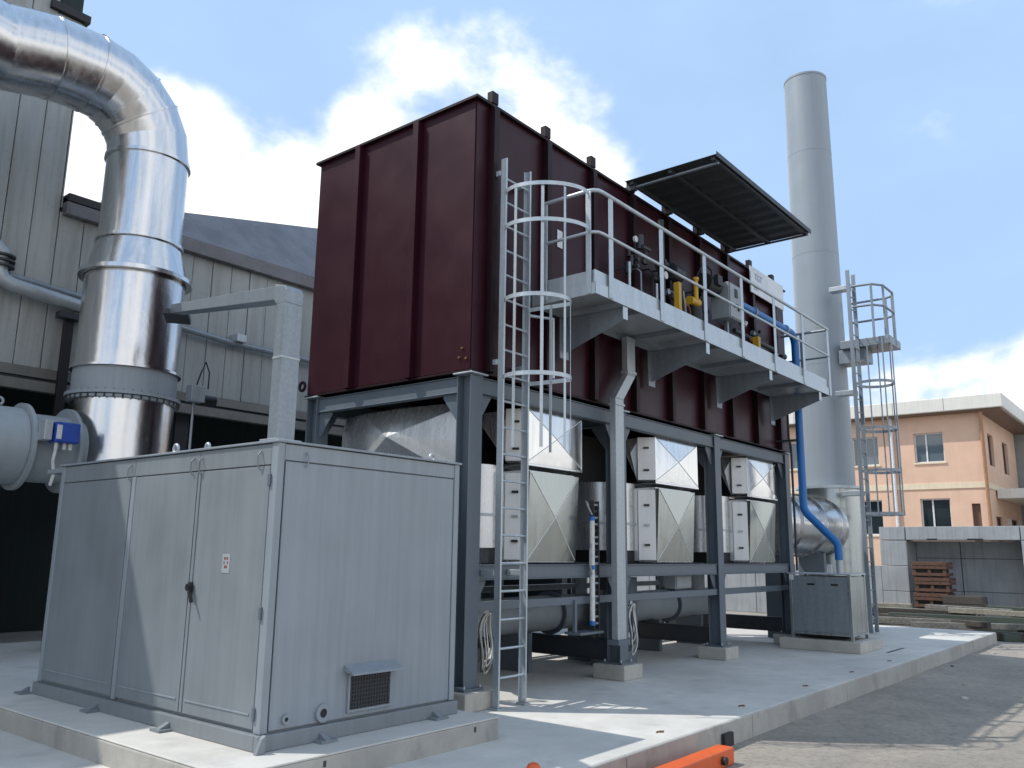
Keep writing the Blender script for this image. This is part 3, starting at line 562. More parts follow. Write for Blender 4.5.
bx('top_panel', 'galv_bright', co, 8.235, -1.235, 1.251, 9.085, -.155, 1.27); bx('bottom_rail', 'compressor_metal', co, 8.252, -1.17, .25, 8.30, -.22, .288); bx('bottom_rail', 'compressor_metal', co, 8.30, -1.217, .25, 9.02, -1.17, .288)
for y in (-.95, -.55): bx('vent_slot', 'black', co, 8.256, y-.06, 1.07, 8.2615, y+.06, 1.10, bevel=0)
bx('badge', 'white_plastic', co, 8.240, -.26, 1.15, 8.2495, -.18, 1.24); bx('inner_machine', 'black_box', co, 8.33, -1.1, .21, 8.98, -.28, .8); bx('filter_pot', 'white_plastic', co, 8.42, -.86, 1.271, 8.5, -.78, 1.42)

# ------------------------------------------------------------------ chimney
CHX, CHY = 12.98, .62
ch = thing('chimney', 'tall plain grey steel chimney beyond the end of the unit', 'chimney', (CHX, CHY, 0))
zz = [3.10, 5.9, 8.6, 11.2, 13.25]
for a, b in zip(zz[:-1], zz[1:]):
    ra, rb = .570-(a-3.1)*.0070, .570-(b-3.1)*.0070
    cy('shell', 'chimney_paint', ch, (CHX, CHY, a), (CHX, CHY, b-.006), ra, 56, rb)
    MB().ring((CHX, CHY, b-.003 if b < 13 else b-.02), (0, 0, 1), rb-.02, rb+(.003 if b < 13 else .010), .012 if b < 13 else .05, 56).build('seam', 'chimney_paint', ch, 0, True)
cy('dark_mouth', 'soot', ch, (CHX, CHY, 12.7), (CHX, CHY, 13.255), .475, 40)
cy('base_shell', 'compressor_metal', ch, (CHX, CHY, .0), (CHX, CHY, 3.04), .66, 56); MB().ring((CHX, CHY, 3.07), (0, 0, 1), .5, .735, .055, 56).build('collar', 'galv_bright', ch, 0, True); MB().ring((CHX, CHY, 1.2), (0, 0, 1), .69, .715, .04, 56).build('band', 'galvanised', ch, 0, True)
fl = thing('flue_duct', 'bright round flue duct joining the unit to the chimney foot', 'duct', (10.6, .62, 1.5))
tb('duct_section', 'aluminium', fl, [(9.05, .62, 2.18), (10.9, .62, 2.18), (CHX-.66, .62, 2.18)], .60, 44)
for x in (9.6, 10.9, 12.05): MB().ring((x, .62, 2.18), (1, 0, 0), .60, .64, .05, 44).build('band', 'aluminium', fl, 0, True)
for x in (9.8, 11.6): bx('support', 'steel_grey', fl, x, .35, .0, x+.12, .9, 1.62)
# chimney ladder and rest platform
cl = thing('chimney_ladder', 'galvanised caged ladder with a small landing beside the chimney', 'ladder', (12.6, -.42, 0))
cx0, cx1, cyl = 12.10, 12.50, -.36
for x in (cx0, cx1): bx('stile', 'galv_dull', cl, x-.02, cyl-.04, .02, x+.02, cyl+.04, 7.85)
for k in range(26): tb('rung', 'galv_dull', cl, [(cx0+.02, cyl, .3+k*.29), (cx1-.02, cyl, .3+k*.29)], .014, 6)
for z in (7.5, 5.1, 2.9): bx('stay', 'galv_bright', cl, 12.2, cyl+.041, z-.05, 12.45, CHY-.52, z+.05)
def hp(z): 
    c = (12.32, -.72); r = .40
    return [(cx0-.0, cyl-.05, z), (cx0-.14, cyl-.16, z)]+[(c[0]+r*math.cos(a), c[1]+r*math.sin(a), z) for a in [math.pi*(1+i/14) for i in range(15)]]+[(cx1+.14, cyl-.16, z), (cx1, cyl-.05, z)]
for z in (5.25, 4.25, 3.35, 2.45): flat(hp(z), .06, .01).build('hoop', 'galv_dull', cl, 0, True)
for a in (1.0, 1.25, 1.5, 1.75, 2.0):
    x, y = 12.32+.40*math.cos(math.pi*a), -.72+.40*math.sin(math.pi*a); bx('cage_bar', 'galv_dull', cl, x-.016, y-.012, 2.42, x+.016, y+.012, 6.2)
m = MB(); m.box(12.50, -1.05, 6.16, 13.35, .02, 6.34); m.build('landing_deck', 'galv_dull', cl, .006)
bx('landing_bracket', 'galv_dull', cl, 12.62, -.5, 5.85, 13.1, .1, 6.158)
lp = [(12.0, -.45), (12.05, -.85), (12.3, -1.03), (13.0, -1.04), (13.25, -.96), (13.34, -.8), (13.34, .0)]
for x, y in lp[1:]: bx('rail_post', 'galv_dull', cl, x-.022, y-.022, 6.2, x+.022, y+.022, 7.4)
for z in (7.42, 6.95): tb('hand_rail', 'galv_dull', cl, [(x, y, z) for x, y in lp], .026, 8)

# ------------------------------------------------------------------ grey acoustic cabinet
KX0, KX1, KY0, KY1, KZ0, KZ1 = -2.87, -.91, -.70, 2.85, .18, 2.33
kb = thing('acoustic_cabinet', 'large plain grey sheet metal cabinet with tall doors in the left foreground', 'cabinet', ((KX0+KX1)/2, (KY0+KY1)/2, KZ0))
bx('body', 'cabinet_paint', kb, KX0+.02, KY0+.02, KZ0+.10, KX1, KY1, KZ1-.005, bevel=.004)
m = MB(); t = .035
m.box(KX0-t, KY0-t, KZ0+.001, KX1+.02, KY0+.018, KZ0+.11).box(KX0-t, KY0+.018, KZ0+.001, KX0+.018, KY1+.02, KZ0+.11); m.build('base_channel', 'cabinet_paint', kb, .006)
m = MB(); m.prism([(KX0-.07, KZ0+.002), (KX0-.0, KZ0+.002), (KX0-.0, KZ0+.12), (KX0-.03, KZ0+.10)], 'y', KY0-.075, KY0-.037); m.build('corner_shoe', 'cabinet_paint', kb, .003)
bx('lid', 'cabinet_skylit', kb, KX0-.02, KY0-.02, KZ1-.004, KX1+.02, KY1+.02, KZ1+.014, bevel=.004)
# corner posts and rails
bx('corner_post', 'cabinet_skylit', kb, KX0-.006, KY0-.006, KZ0+.112, KX0+.055, KY0+.075, KZ1-.005, bevel=.006); bx('corner_post', 'cabinet_skylit', kb, KX0-.004, KY1-.07, KZ0+.112, KX0+.05, KY1+.004, KZ1-.005, bevel=.006); bx('corner_post', 'cabinet_skylit', kb, KX1-.06, KY0-.004, KZ0+.112, KX1+.004, KY0+.05, KZ1-.005, bevel=.006)
# long face: door leaves proud of the body
doors = [(KY0+.085, .335), (.345, 1.345), (1.42, KY1-.085)]
for i, (a, b) in enumerate(doors):
    d = bx('door_leaf', 'cabinet_paint', kb, KX0-.004, a, KZ0+.135, KX0+.018, b, 2.155, bevel=.004)
    bx('edge_fold', 'cabinet_paint', d, KX0-.012, b-.035 if i == 0 else a+.002, KZ0+.14, KX0-.0045, b-.002 if i == 0 else a+.035, 2.15, bevel=.002)
    bx('kick_fold', 'cabinet_skylit', d, KX0-.010, a+.05, KZ0+.225, KX0-.0045, b-.06, KZ0+.237, bevel=.001)
for a, b in ((KY0+.08, .34), (.345, 1.38), (1.385, KY1-.08)): bx('top_rail', 'cabinet_paint', kb, KX0-.002, a, 2.165, KX0+.018, b, KZ1-.012, bevel=.003)
bx('mullion', 'cabinet_skylit', kb, KX0-.008, 1.35, KZ0+.115, KX0+.018, 1.413, 2.16, bevel=.004)
bx('lock', 'black', kb, KX0-.03, .275, 1.20, KX0-.0125, .325, 1.29); MB().bar((KX0-.035, .30, 1.25), (KX0-.05, .22, 1.14), .028, .018).build('door_handle', 'black', kb, .004); cy('lock_knob', 'black', kb, (KX0-.05, .30, 1.25), (KX0-.012, .30, 1.25), .028, 12)
for z in (2.05, 1.10, .42): bx('hinge', 'steel_grey', kb, KX0-.022, KY0+.055, z-.045, KX0-.0065, KY0+.085, z+.045)
st = bx('warning_sticker', 'duct_grey', kb, KX0-.0068, -.19, 1.37, KX0-.0042, -.09, 1.51, bevel=0)
m = MB(); m.box(KX0-.0078, -.165, 1.468, KX0-.0069, -.145, 1.488).box(KX0-.0078, -.135, 1.468, KX0-.0069, -.115, 1.488).box(KX0-.0078, -.16, 1.405, KX0-.0069, -.12, 1.425).box(KX0-.0078, -.17, 1.435, KX0-.0069, -.155, 1.455).box(KX0-.0078, -.125, 1.435, KX0-.0069, -.11, 1.455); m.build('printed_mark', 'red_print', st)
# side face panel with vent
bx('side_panel', 'cabinet_skylit', kb, KX0+.07, KY0-.001, KZ0+.125, KX1-.07, KY0+.017, 2.19, bevel=.004); bx('top_rail', 'cabinet_skylit', kb, KX0+.06, KY0+.0, 2.20, KX1-.065, KY0+.017, KZ1-.012, bevel=.003)
gr = bx('vent_grille', 'dark_metal', kb, -2.09, KY0-.006, .36, -1.68, KY0-.0015, .60, bevel=0)
for k in range(15): bx('grille_bar', 'dark_metal', gr, -2.085+k*.028, KY0-.012, .362, -2.077+k*.028, KY0-.0065, .598, bevel=0)
for k in range(8): bx('grille_bar', 'dark_metal', gr, -2.088, KY0-.017, .375+k*.03, -1.682, KY0-.0125, .382+k*.03, bevel=0)
m = MB(); m.box(-2.11, KY0-.02, .34, -2.092, KY0-.002, .615).box(-1.678, KY0-.02, .34, -1.66, KY0-.002, .615).box(-2.092, KY0-.02, .34, -1.678, KY0-.002, .358); m.build('vent_frame', 'cabinet_skylit', kb, .002)
m = MB(); m.prism([(KY0-.002, .69), (KY0-.12, .635), (KY0-.12, .62), (KY0-.002, .645)], 'x', -2.15, -1.62); m.build('vent_hood', 'cabinet_skylit', kb, .003)
for x, r in ((-2.34, .045), (-2.67, .022)):
    s_ = MB().ring((x, KY0-.012, .37), (0, 1, 0), r*.72, r*1.45, .024, 24).build('pipe_flange', 'cabinet_skylit', kb, 0, True); cy('pipe_bore', 'black', s_, (x, KY0-.018, .37), (x, KY0-.0, .37), r*.72, 20)
for x in (-2.43, -1.25): m = MB(); m.box(x, KY0-.13, KZ0+.001, x+.15, KY0-.037, KZ0+.018).prism([(KY0-.037, KZ0+.018), (KY0-.12, KZ0+.018), (KY0-.037, KZ0+.06)], 'x', x+.05, x+.10); m.build('anchor_foot', 'cabinet_paint', kb)
for y in (.36, 1.52, 2.86): m = MB(); m.box(KX0-.14, y, KZ0+.001, KX0-.037, y+.14, KZ0+.018).prism([(KX0-.037, KZ0+.018), (KX0-.12, KZ0+.018), (KX0-.037, KZ0+.06)], 'y', y+.04, y+.09); m.build('anchor_foot', 'cabinet_paint', kb)
def eye(x, y, z, r, ax):
    pts = [((x+r*math.cos(a)) if ax == 'x' else x, (y+r*math.cos(a)) if ax == 'y' else y, z+r+r*math.sin(a)) for a in [2*math.pi*i/14 for i in range(14)]]
    return MB().tube(pts, .014, 8, False, True).build('lifting_eye', 'galvanised', kb, 0, True)
eye(KX0+.12, .95, KZ1+.03, .035, 'y'); eye(KX0+.5, 1.0, KZ1+.03, .03, 'y'); eye(KX0+.10, .42, KZ1+.02, .025, 'y'); eye(KX1-.15, KY0+.2, KZ1+.03, .03, 'x')
for y in (-.50, .30, .42, 1.45): tb('lifting_loop', 'cabinet_paint', kb, [(KX0-.008, y, 2.27), (KX0-.035, y, 2.24), (KX0-.03, y+.01, 2.16), (KX0-.01, y, 2.13)], .006, 6)
tb('lifting_loop', 'cabinet_skylit', kb, [(-2.62, KY0-.004, 2.27), (-2.62, KY0-.035, 2.24), (-2.62, KY0-.03, 2.19), (-2.62, KY0-.006, 2.16)], .006, 6)
MB().prism([(KY1+.0, KZ1-.06), (KY1+.34, KZ1-.06), (KY1+.34, KZ1-.02), (KY1+.0, KZ1-.006)], 'x', KX0+.0, KX0+.3).build('shelf_bracket', 'cabinet_skylit', kb, .003)
# rectangular duct from the cabinet roof to the big duct
td = thing('cable_duct', 'galvanised rectangular duct rising from the cabinet roof then bending back', 'duct', (-2.74, -.56, KZ1+.014))
TX, TY = -2.76, -.56
bx('riser', 'galv_dull', td, TX-.08, TY-.06, KZ1+.016, TX+.08, TY+.06, 3.42, bevel=.004)
bx('joint_strip', 'galvanised', td, TX-.084, TY-.064, 2.98, TX+.084, TY+.064, 3.0); bx('foot_flange', 'galvanised', td, TX-.12, TY-.1, KZ1+.015, TX+.12, TY+.1, KZ1+.03)
e0, e1 = Vector((TX, TY, 3.50)), Vector((-1.25, 3.95, 4.52))
m = MB(); m.prism([(TY-.06, 3.42), (TY+.06, 3.42), (TY+.10, 3.47), (TY+.10, 3.59), (TY-.03, 3.56), (TY-.06, 3.52)], 'x', TX-.08, TX+.08); m.build('bend', 'galv_dull', td, .004)
MB().bar(e0+Vector((0, .06, .02)), e1, .17, .11).build('cross_run', 'galv_dull', td, .004); MB().bar(e1-Vector((.05, .1, .05)), e1+Vector((.22, .3, -.05)), .3, .07).build('end_bracket', 'dark_metal', td, .004)

# ------------------------------------------------------------------ big aluminium clad duct
bd = thing('exhaust_duct', 'huge shiny aluminium clad duct rising behind the cabinet and bending over to the left', 'duct', (-.80, 6.0, 0))
DX, DY = -.80, 6.0
def dseg(z0, z1, r0, r1=None, mat='aluminium', name='duct_section'): return MB().cyl((DX, DY, z0), (DX, DY, z1), r0, 64, r1, False).build(name, mat, bd, 0, True)
def dring(z, r, h=.05, e=.04, mat='aluminium', name='bead'): return MB().ring((DX, DY, z), (0, 0, 1), r-.02, r+e, h, 64).build(name, mat, bd, 0, True)
dseg(.18, 3.61, .69); dseg(3.66, 4.0, .70, None, 'duct_grey', 'damper_section'); dring(3.635, .72, .05, .05, 'duct_grey', 'bolted_flange'); dring(3.58, .70, .04, .04, 'duct_grey', 'bolted_flange'); dring(4.02, .71, .035, .035)
m = MB()
for k in range(40): a = 2*math.pi*k/40; m.cyl((DX+.745*math.cos(a), DY+.745*math.sin(a), 3.55), (DX+.745*math.cos(a), DY+.745*math.sin(a), 3.67), .013, 6)
m.build('flange_bolts', 'dark_metal', bd)['kind'] = 'stuff'
dseg(4.03, 5.40, .69); dring(5.43, .72, .06, .06); dseg(5.46, 5.95, .71, .585); dring(5.97, .585, .05, .03); dseg(5.98, 7.26, .58); dring(7.28, .58, .05, .03)
# elbow of mitred gores
RE = 1.0; ez = 7.28; path = [(DX, ez, DY)]
NG = 5
for i in range(NG+1):
    a = R(90)*i/NG*1.0; path.append((DX-RE+RE*math.cos(a), ez+.06+RE*math.sin(a), DY))
path += [(-2.35, 8.32, DY), (-3.05, 8.16, DY), (-4.6, 8.10, DY-.38), (-12.5, 8.10, DY-.42)]  # unseen far run bent over so its shadow crosses the cabinet door
def ringpts(i, r, n=64):
    P3 = lambda q: Vector((q[0], q[2], q[1]))
    p = P3(path[i]); t = Vector((0, 0, 0))
    if i < len(path)-1: t += (P3(path[i+1])-p).normalized()
    if i > 0: t += (p-P3(path[i-1])).normalized()
    t.normalize(); a = Vector((0, 1, 0)); a = (a-t*a.dot(t)).normalized(); b = t.cross(a)
    return [p+(a*math.cos(2*math.pi*j/n)+b*math.sin(2*math.pi*j/n))*r for j in range(n)], p, t
for i in range(len(path)-1):
    n = 64; A, _, _ = ringpts(i, .582); B, p, t = ringpts(i+1, .582)
    MB().add(A+B, [(j, (j+1) % n, n+(j+1) % n, n+j) for j in range(n)]).build('elbow_gore' if i <= NG else 'duct_section', 'aluminium', bd, 0, True)
    if i in (2, 3, 5, 6): MB().ring(p, t, .57, .598, .035, 64).build('bead', 'aluminium', bd, 0, True)
tb('drain_pipe', 'galvanised', bd, [(-.02, 5.65, 3.75), (.06, 5.6, 3.75), (.06, 5.6, 2.2)], .025); bx('damper_lever', 'galvanised', bd, -.12, 5.36, 3.66, .10, 5.52, 3.90); cy('damper_drive', 'black', bd, (.12, 5.5, 3.72), (.34, 5.5, 3.72), .08, 14)
tb('sensor_wire', 'rubber', bd, [(-.0, 5.45, 3.92), (.05, 5.45, 4.1), (.15, 5.5, 4.3), (.22, 5.5, 4.15), (.22, 5.5, 3.9)], .012, 6)
# branch duct with actuator
br = thing('branch_duct', 'matt grey branch duct with flanges entering the big duct from the left', 'duct', (-3, 6.0, 2.3))
cy('duct_section', 'duct_grey', br, (-8.0, DY, 2.82), (-2.17, DY, 2.82), .50, 44); cy('valve_section', 'duct_grey', br, (-2.11, DY, 2.82), (-1.42, DY, 2.82), .45, 44)
for x in (-2.14, -1.56): MB().ring((x, DY, 2.82), (1, 0, 0), .40, .57, .05, 44).build('flange', 'duct_grey', br, 0, True)
MB().tube([(-2.45+.045*math.cos(a), DY-.1, 3.37+.045*math.sin(a)) for a in [2*math.pi*i/12 for i in range(12)]], .018, 6, False, True).build('lifting_eye', 'duct_grey', br, 0, True)
ac = thing('valve_actuator', 'bright blue actuator box on the grey branch duct', 'actuator', (-1.940, 5.45, 2.8))
bx('drive_box', 'blue_plastic', ac, -2.000, 5.20, 2.84, -1.700, 5.42, 3.10, bevel=.02); bx("mount", "galvanised", ac, -2.120, 5.25, 2.86, -2.020, 5.45, 3.12, bevel=.01); bx('name_plate', 'white_plastic', ac, -1.995, 5.193, 2.88, -1.930, 5.199, 3.06); bx('shaft', 'dark_metal', ac, -2.080, 5.43, 2.92, -1.940, 5.58, 3.02)
for x in (-1.94, -1.84, -1.77): cy('gland', 'white_plastic', ac, (x, 5.3, 2.76), (x, 5.3, 2.84), .025, 10)
tb('cable', 'white_plastic', ac, [(-1.940, 5.3, 2.77), (-1.960, 5.3, 2.6), (-1.920, 5.32, 2.45), (-1.940, 5.35, 2.3)], .02, 6)

# ------------------------------------------------------------------ factory behind
FY = 8.0
fa = thing('factory_building', 'weathered pale panel factory with dark roof behind the duct and cabinet', 'factory', (3, FY, 0))
x = -16.0; k = 0  # wall run extended out of view to shade the cabinet door and pad
while x < 14:
    tall = x < -1.3; z1 = 12.0 if x < -2.15 else (10.75 if x < -1.7 else 10.3) if tall else 6.90
    d = random.Random(k).uniform(0, .02)
    bx('wall_panel', 'wall_panel', fa, x+.006, FY-d, 4.28, x+.40-.006, FY+.08, z1, bevel=.010); x += .4; k += 1
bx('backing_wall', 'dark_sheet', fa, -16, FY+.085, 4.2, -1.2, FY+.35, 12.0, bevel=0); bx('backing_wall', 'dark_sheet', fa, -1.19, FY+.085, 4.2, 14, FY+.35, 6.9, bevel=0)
bx('end_return', 'wall_panel', fa, -1.19, FY+.0, 6.98, -1.17, FY+6, 10.28, bevel=0)
for a, b, z in ((-2.2, -1.66, 10.75), (-1.75, -1.12, 10.3), (-16, -2.1, 12.0)): bx('coping', 'black', fa, a, FY-.10, z, b, FY+.4, z+.14)
bx('bottom_trim', 'eave_trim', fa, -16, FY-.06, 4.12, 14, FY+.08, 4.27); bx('bottom_trim', 'eave_trim', fa, -16, FY-.12, 3.90, 14, FY+.02, 4.06); bx('bottom_trim', 'dark_metal', fa, -16, FY-.02, 4.061, 14, FY+.05, 4.119)
bx('gutter', 'roof_sheet', fa, -1.16, FY-.16, 6.84, 14, FY+.2, 7.06, bevel=.01)
m = MB(); E0, E1 = (-1.15, FY-.1, 7.07), (14, FY-.1, 7.07); G0, G1 = (-1.15, 11.0, 8.04), (14, 11.0, 11.3)
m.add([E0, E1, G1, G0, (-1.15, FY-.1, 7.12), (14, FY-.1, 7.12), (14, 11, 11.36), (-1.15, 11, 8.10)], [(0, 3, 2, 1), (4, 5, 6, 7), (0, 1, 5, 4), (1, 2, 6, 5), (2, 3, 7, 6), (3, 0, 4, 7)]); rf = m.build('roof', 'roof_sheet', fa)
for k in range(1, 5):
    t = k/5; a = Vector((-1.15, FY-.1, 7.13)).lerp(Vector((-1.15, 11, 8.11)), t); b = Vector((14, FY-.1, 7.13)).lerp(Vector((14, 11, 11.37)), t*.92); MB().bar(a, b, .05, .03).build('roof_seam', 'eave_trim', rf)
bx('roof_kerb', 'black', fa, -1.15, FY-.17, 7.07, -.55, FY+.2, 7.20)
bx('sun_block_ceiling', 'dark_sheet', fa, -16, FY+.36, 4.6, 13.8, 11.19, 4.7, bevel=0); bx('back_wall', 'dark_sheet', fa, -16, 11.2, 0, 14, 11.4, 7.0, bevel=0); bx('end_wall', 'dark_sheet', fa, 13.9, FY+.36, 0, 14, 11.19, 7.0, bevel=0)  # unseen ceiling added to stop sun leaking onto the cabinet pad
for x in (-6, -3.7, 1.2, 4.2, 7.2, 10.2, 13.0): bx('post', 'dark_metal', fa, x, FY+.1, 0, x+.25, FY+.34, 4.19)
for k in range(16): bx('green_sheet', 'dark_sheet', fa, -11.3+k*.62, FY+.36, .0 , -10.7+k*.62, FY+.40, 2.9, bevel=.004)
tb('wall_pipe', 'galv_dull', fa, [(-2.2, FY-.16, 5.62), (2.0, FY-.14, 5.33), (12, FY-.14, 5.28)], .055, 12)
vp = thing('wall_valve_pipe', 'grey elbowed pipe with a flanged valve on the factory wall at the left edge', 'pipe', (-2.1, FY-.25, 5.3))
tb('pipe_run', 'galvanised', vp, [(-2.35, FY-.25, 6.0), (-2.12, FY-.25, 5.98), (-2.03, FY-.25, 5.9), (-2.03, FY-.25, 5.6), (-1.98, FY-.25, 5.5), (-1.85, FY-.25, 5.44), (-.2, FY-.25, 5.28)], .11, 16)
for z in (5.68, 5.76, 5.84): MB().ring((-2.03, FY-.25, z), (0, 0, 1), .08, .19, .03, 20).build('flange', 'dark_metal', vp, 0, True)
bx('support_post', 'black', vp, -.99, FY-.2, 3.2, -.85, FY-.121, 5.22); bx('pipe_bracket', 'dark_metal', vp, -1.12, FY-.3, 5.10, -.72, FY-.121, 5.2)
lm = tag(bx('wall_lamp', 'galv_bright', None, 2.05, FY-.28, 5.36, 2.25, FY-.03, 5.5), 'small pale fitting on the factory wall rail', 'fitting')

# ------------------------------------------------------------------ far right: orange office building
OX, OY = 32.0, .72
ob = thing('orange_building', 'two storey orange plastered building with flat white roof edge', 'building', (37, 6, -.23))
def wall_with_holes_x(name, mat, parent, x, y0, y1, z0, z1, holes, t=.3):
    """wall in a plane of constant x, holes as (ya, yb, za, zb)"""
    m = MB(); ysx = sorted({y0, y1, *[h[0] for h in holes], *[h[1] for h in holes]}); zs = sorted({z0, z1, *[h[2] for h in holes], *[h[3] for h in holes]})
    for a, b in zip(ysx[:-1], ysx[1:]):
        for c, d in zip(zs[:-1], zs[1:]):
            if not any(h[0] <= a and b <= h[1] and h[2] <= c and d <= h[3] for h in holes): m.box(x, a, c, x+t, b, d)
    return m.build(name, mat, parent)
def wall_with_holes_y(name, mat, parent, y, x0, x1, z0, z1, holes, t=.3):
    m = MB(); xs = sorted({x0, x1, *[h[0] for h in holes], *[h[1] for h in holes]}); zs = sorted({z0, z1, *[h[2] for h in holes], *[h[3] for h in holes]})
    for a, b in zip(xs[:-1], xs[1:]):
        for c, d in zip(zs[:-1], zs[1:]):
            if not any(h[0] <= a and b <= h[1] and h[2] <= c and d <= h[3] for h in holes): m.box(a, y, c, b, y+t, d)
    return m.build(name, mat, parent)
H = [(2.14, 3.29, 5.5, 6.75), (4.75, 5.85, 5.5, 6.75), (7.6, 8.75, 5.5, 6.75), (2.08, 3.22, 2.5, 3.99), (4.75, 5.85, 2.5, 3.99), (7.6, 8.75, 2.5, 3.99), (.98, 1.30, 2.0, 3.75)]
wall_with_holes_x('front_wall', 'plaster_orange', ob, OX, OY, 14, -.23, 7.46, H)
HS = [(33.3, 34.5, 5.4, 6.75), (36.6, 37.9, 5.3, 6.75), (33.6, 35.2, .0, 3.3), (37.2, 39, .0, 3.3)]
wall_with_holes_y('side_wall', 'plaster_orange', ob, OY, OX+.301, 40, -.23, 7.46, HS)
for h in H[:6]:
    w = bx('window', 'window_glass_pale' if h[2] > 5 else 'window_glass', ob, OX+.17, h[0], h[2], OX+.19, h[1], h[3], bevel=0)
    m = MB(); e = .05; ya, yb, za, zb = h; mid = (ya+yb)/2+.12
    m.box(OX+.13, ya, za, OX+.168, ya+e, zb).box(OX+.13, yb-e, za, OX+.168, yb, zb).box(OX+.13, ya+e, za, OX+.168, yb-e, za+e).box(OX+.13, ya+e, zb-e, OX+.168, yb-e, zb).box(OX+.13, mid-.03, za+e, OX+.168, mid+.03, zb-e); m.build('window_frame', 'frame_white', w)
    bx('window_sill', 'cream', w, OX-.05, ya-.06, za-.07, OX+.12, yb+.06, za-.002)
bx('door_leaf', 'frame_brown', ob, OX+.15, .98, 2.0, OX+.19, 1.30, 3.75)
for h in HS:
    w = bx('window', 'window_glass_pale' if h[2] > 5 else 'window_glass', ob, h[0], OY+.16, h[2], h[1], OY+.18, h[3], bevel=0)
    m = MB(); e = .06; m.box(h[0], OY+.11, h[2], h[0]+e, OY+.158, h[3]).box(h[1]-e, OY+.11, h[2], h[1], OY+.158, h[3]).box(h[0]+e, OY+.11, h[3]-e, h[1]-e, OY+.158, h[3]); m.build('window_frame', 'frame_brown', w)
bx('string_course', 'cream', ob, OX-.04, OY-.0, 4.38, OX-.002, 14, 4.62); bx('string_course', 'cream', ob, OX-.04, OY-.04, 4.38, 39.9, OY-.002, 4.62)
bx('eave', 'frame_brown', ob, OX-.45, OY-.85, 7.461, 44, 14.2, 7.53); bx('roof_edge', 'fascia_white', ob, OX-.55, OY-.95, 7.531, 44, 14.3, 8.10, bevel=.03)
for y in (1.9, 3.9, 6.0, 8.2): bx('fascia_joint', 'far_grey', ob, OX-.556, y, 7.55, OX-.551, y+.02, 8.08, bevel=0)
tb('corner_downpipe', 'downpipe_brown', ob, [(OX-.3, OY-.1, 7.46), (OX-.09, OY-.06, 7.1), (OX-.09, OY-.06, 0)], .07, 10); tb('downpipe', 'frame_white', ob, [(OX-.1, 4.15, 7.46), (OX-.1, 4.15, 0)], .07, 10)
for x in (36.0, 38.5): bx('wall_lamp', 'white_plastic', ob, x, OY-.15, 3.0, x+.15, OY-.002, 3.3)
po = thing('entrance_porch', 'white flat porch roof on the right side of the orange building', 'porch', (36.5, -1.5, -.23))
bx('porch_roof', 'fascia_white', po, 34.0, -6.0, 4.05, 40, OY-.05, 4.45, bevel=.02)
for y in (-5.6, -2.6): bx('porch_post', 'far_grey', po, 34.3, y, -.23, 34.5, y+.2, 4.049)
nb = thing('grey_building', 'plain grey block beyond the orange building at the right edge', 'building', (46, -3, -.23))
bx('wall', 'far_grey', nb, 40.2, -9, -.23, 52, 3, 7.7); bx('roof_edge', 'roof_sheet', nb, 40.0, -9.2, 7.71, 52.2, 3.2, 8.0); bx('door_opening', 'black', nb, 40.15, -6.0, -.23, 40.199, -2.5, 3.6, bevel=0); bx('window', 'window_glass', nb, 40.15, -1.2, 4.2, 40.199, .3, 5.4, bevel=0)

# ------------------------------------------------------------------ grey store bay and timber yard
GX = 20.0
gw = thing('store_bay', 'grey panelled open store bay with sooty lintel in front of the orange building', 'store bay', (20.6, -1, -.23))
for j, (a, b) in enumerate(((-.23, .60), (.61, 1.32), (1.33, 2.05))): bx('pier_panel', 'grey_wall', gw, GX, .845, a, GX+1.2, 1.58, b, bevel=.012)
for ya, yb in ((1.58, -.84+1.7), (.85, -2.05), (-2.06, -5.2)): bx('lintel_panel', 'grey_wall', gw, GX-.01, min(ya, yb)+.006, 2.062, GX+1.2, max(ya, yb)-.006, 2.44, bevel=.012)
for a, b in ((-.23, .85), (.86, 2.055)): bx('pier_panel', 'grey_wall', gw, GX, -5.2, a, GX+1.2, -2.06, b, bevel=.012)
for ya, yb in ((.84, -.35), (-.36, -2.05)):
    for a, b in ((-.23, .62), (.63, 1.55), (1.56, 2.05)): bx('back_panel', 'grey_wall', gw, GX+1.0, yb+.006, a, GX+1.12, ya-.006, b, bevel=.01)
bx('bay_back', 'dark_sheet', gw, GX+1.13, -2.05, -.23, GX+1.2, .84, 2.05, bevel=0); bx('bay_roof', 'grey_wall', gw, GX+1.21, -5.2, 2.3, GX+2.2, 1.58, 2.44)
for y, w in ((.15, .14), (-.95, .2)): bx('soot_patch', 'soot', gw, GX-.0125, y-w, 2.064, GX-.0105, y+w, 2.10, bevel=0)
yw = thing('yard_wall', 'low grey block wall seen under the steel frame at the far side', 'wall', (20.3, 7, -.23))
for k in range(9): bx('wall_panel', 'grey_wall', yw, GX+.05, 1.60+k*1.3, -.23, GX+.3, 2.885+k*1.3, 1.32, bevel=.012)
def crate(x, y, z, w, d, h, mat, lab, group, rz=0):
    c = thing('wooden_crate', lab, 'crate', (x, y, z), group)
    n = 4
    for k in range(n):
        z0 = z+.04+(h-.05)*k/n; z1 = z+.04+(h-.05)*(k+1)/n-.015
        if k == 1 and h > .4: continue
        bx('slat', mat, c, x-d/2, y-w/2, z0, x-d/2+.02, y+w/2, z1, bevel=.003); bx('slat', mat, c, x-d/2+.02, y-w/2, z0, x+d/2, y-w/2+.02, z1, bevel=.003)
    for yy in (-w/2+.02, -.04, w/2-.1): bx('batten', mat, c, x-d/2+.021, y+yy, z, x-d/2+.09, y+yy+.08, z+h)
    bx('deck', mat, c, x-d/2+.02, y-w/2+.021, z+h-.03, x+d/2, y+w/2, z+h-.005, bevel=.003); bx('base', 'wood_dark', c, x-d/2+.1, y-w/2+.1, z, x+d/2-.05, y+w/2-.05, z+h-.05, bevel=0)
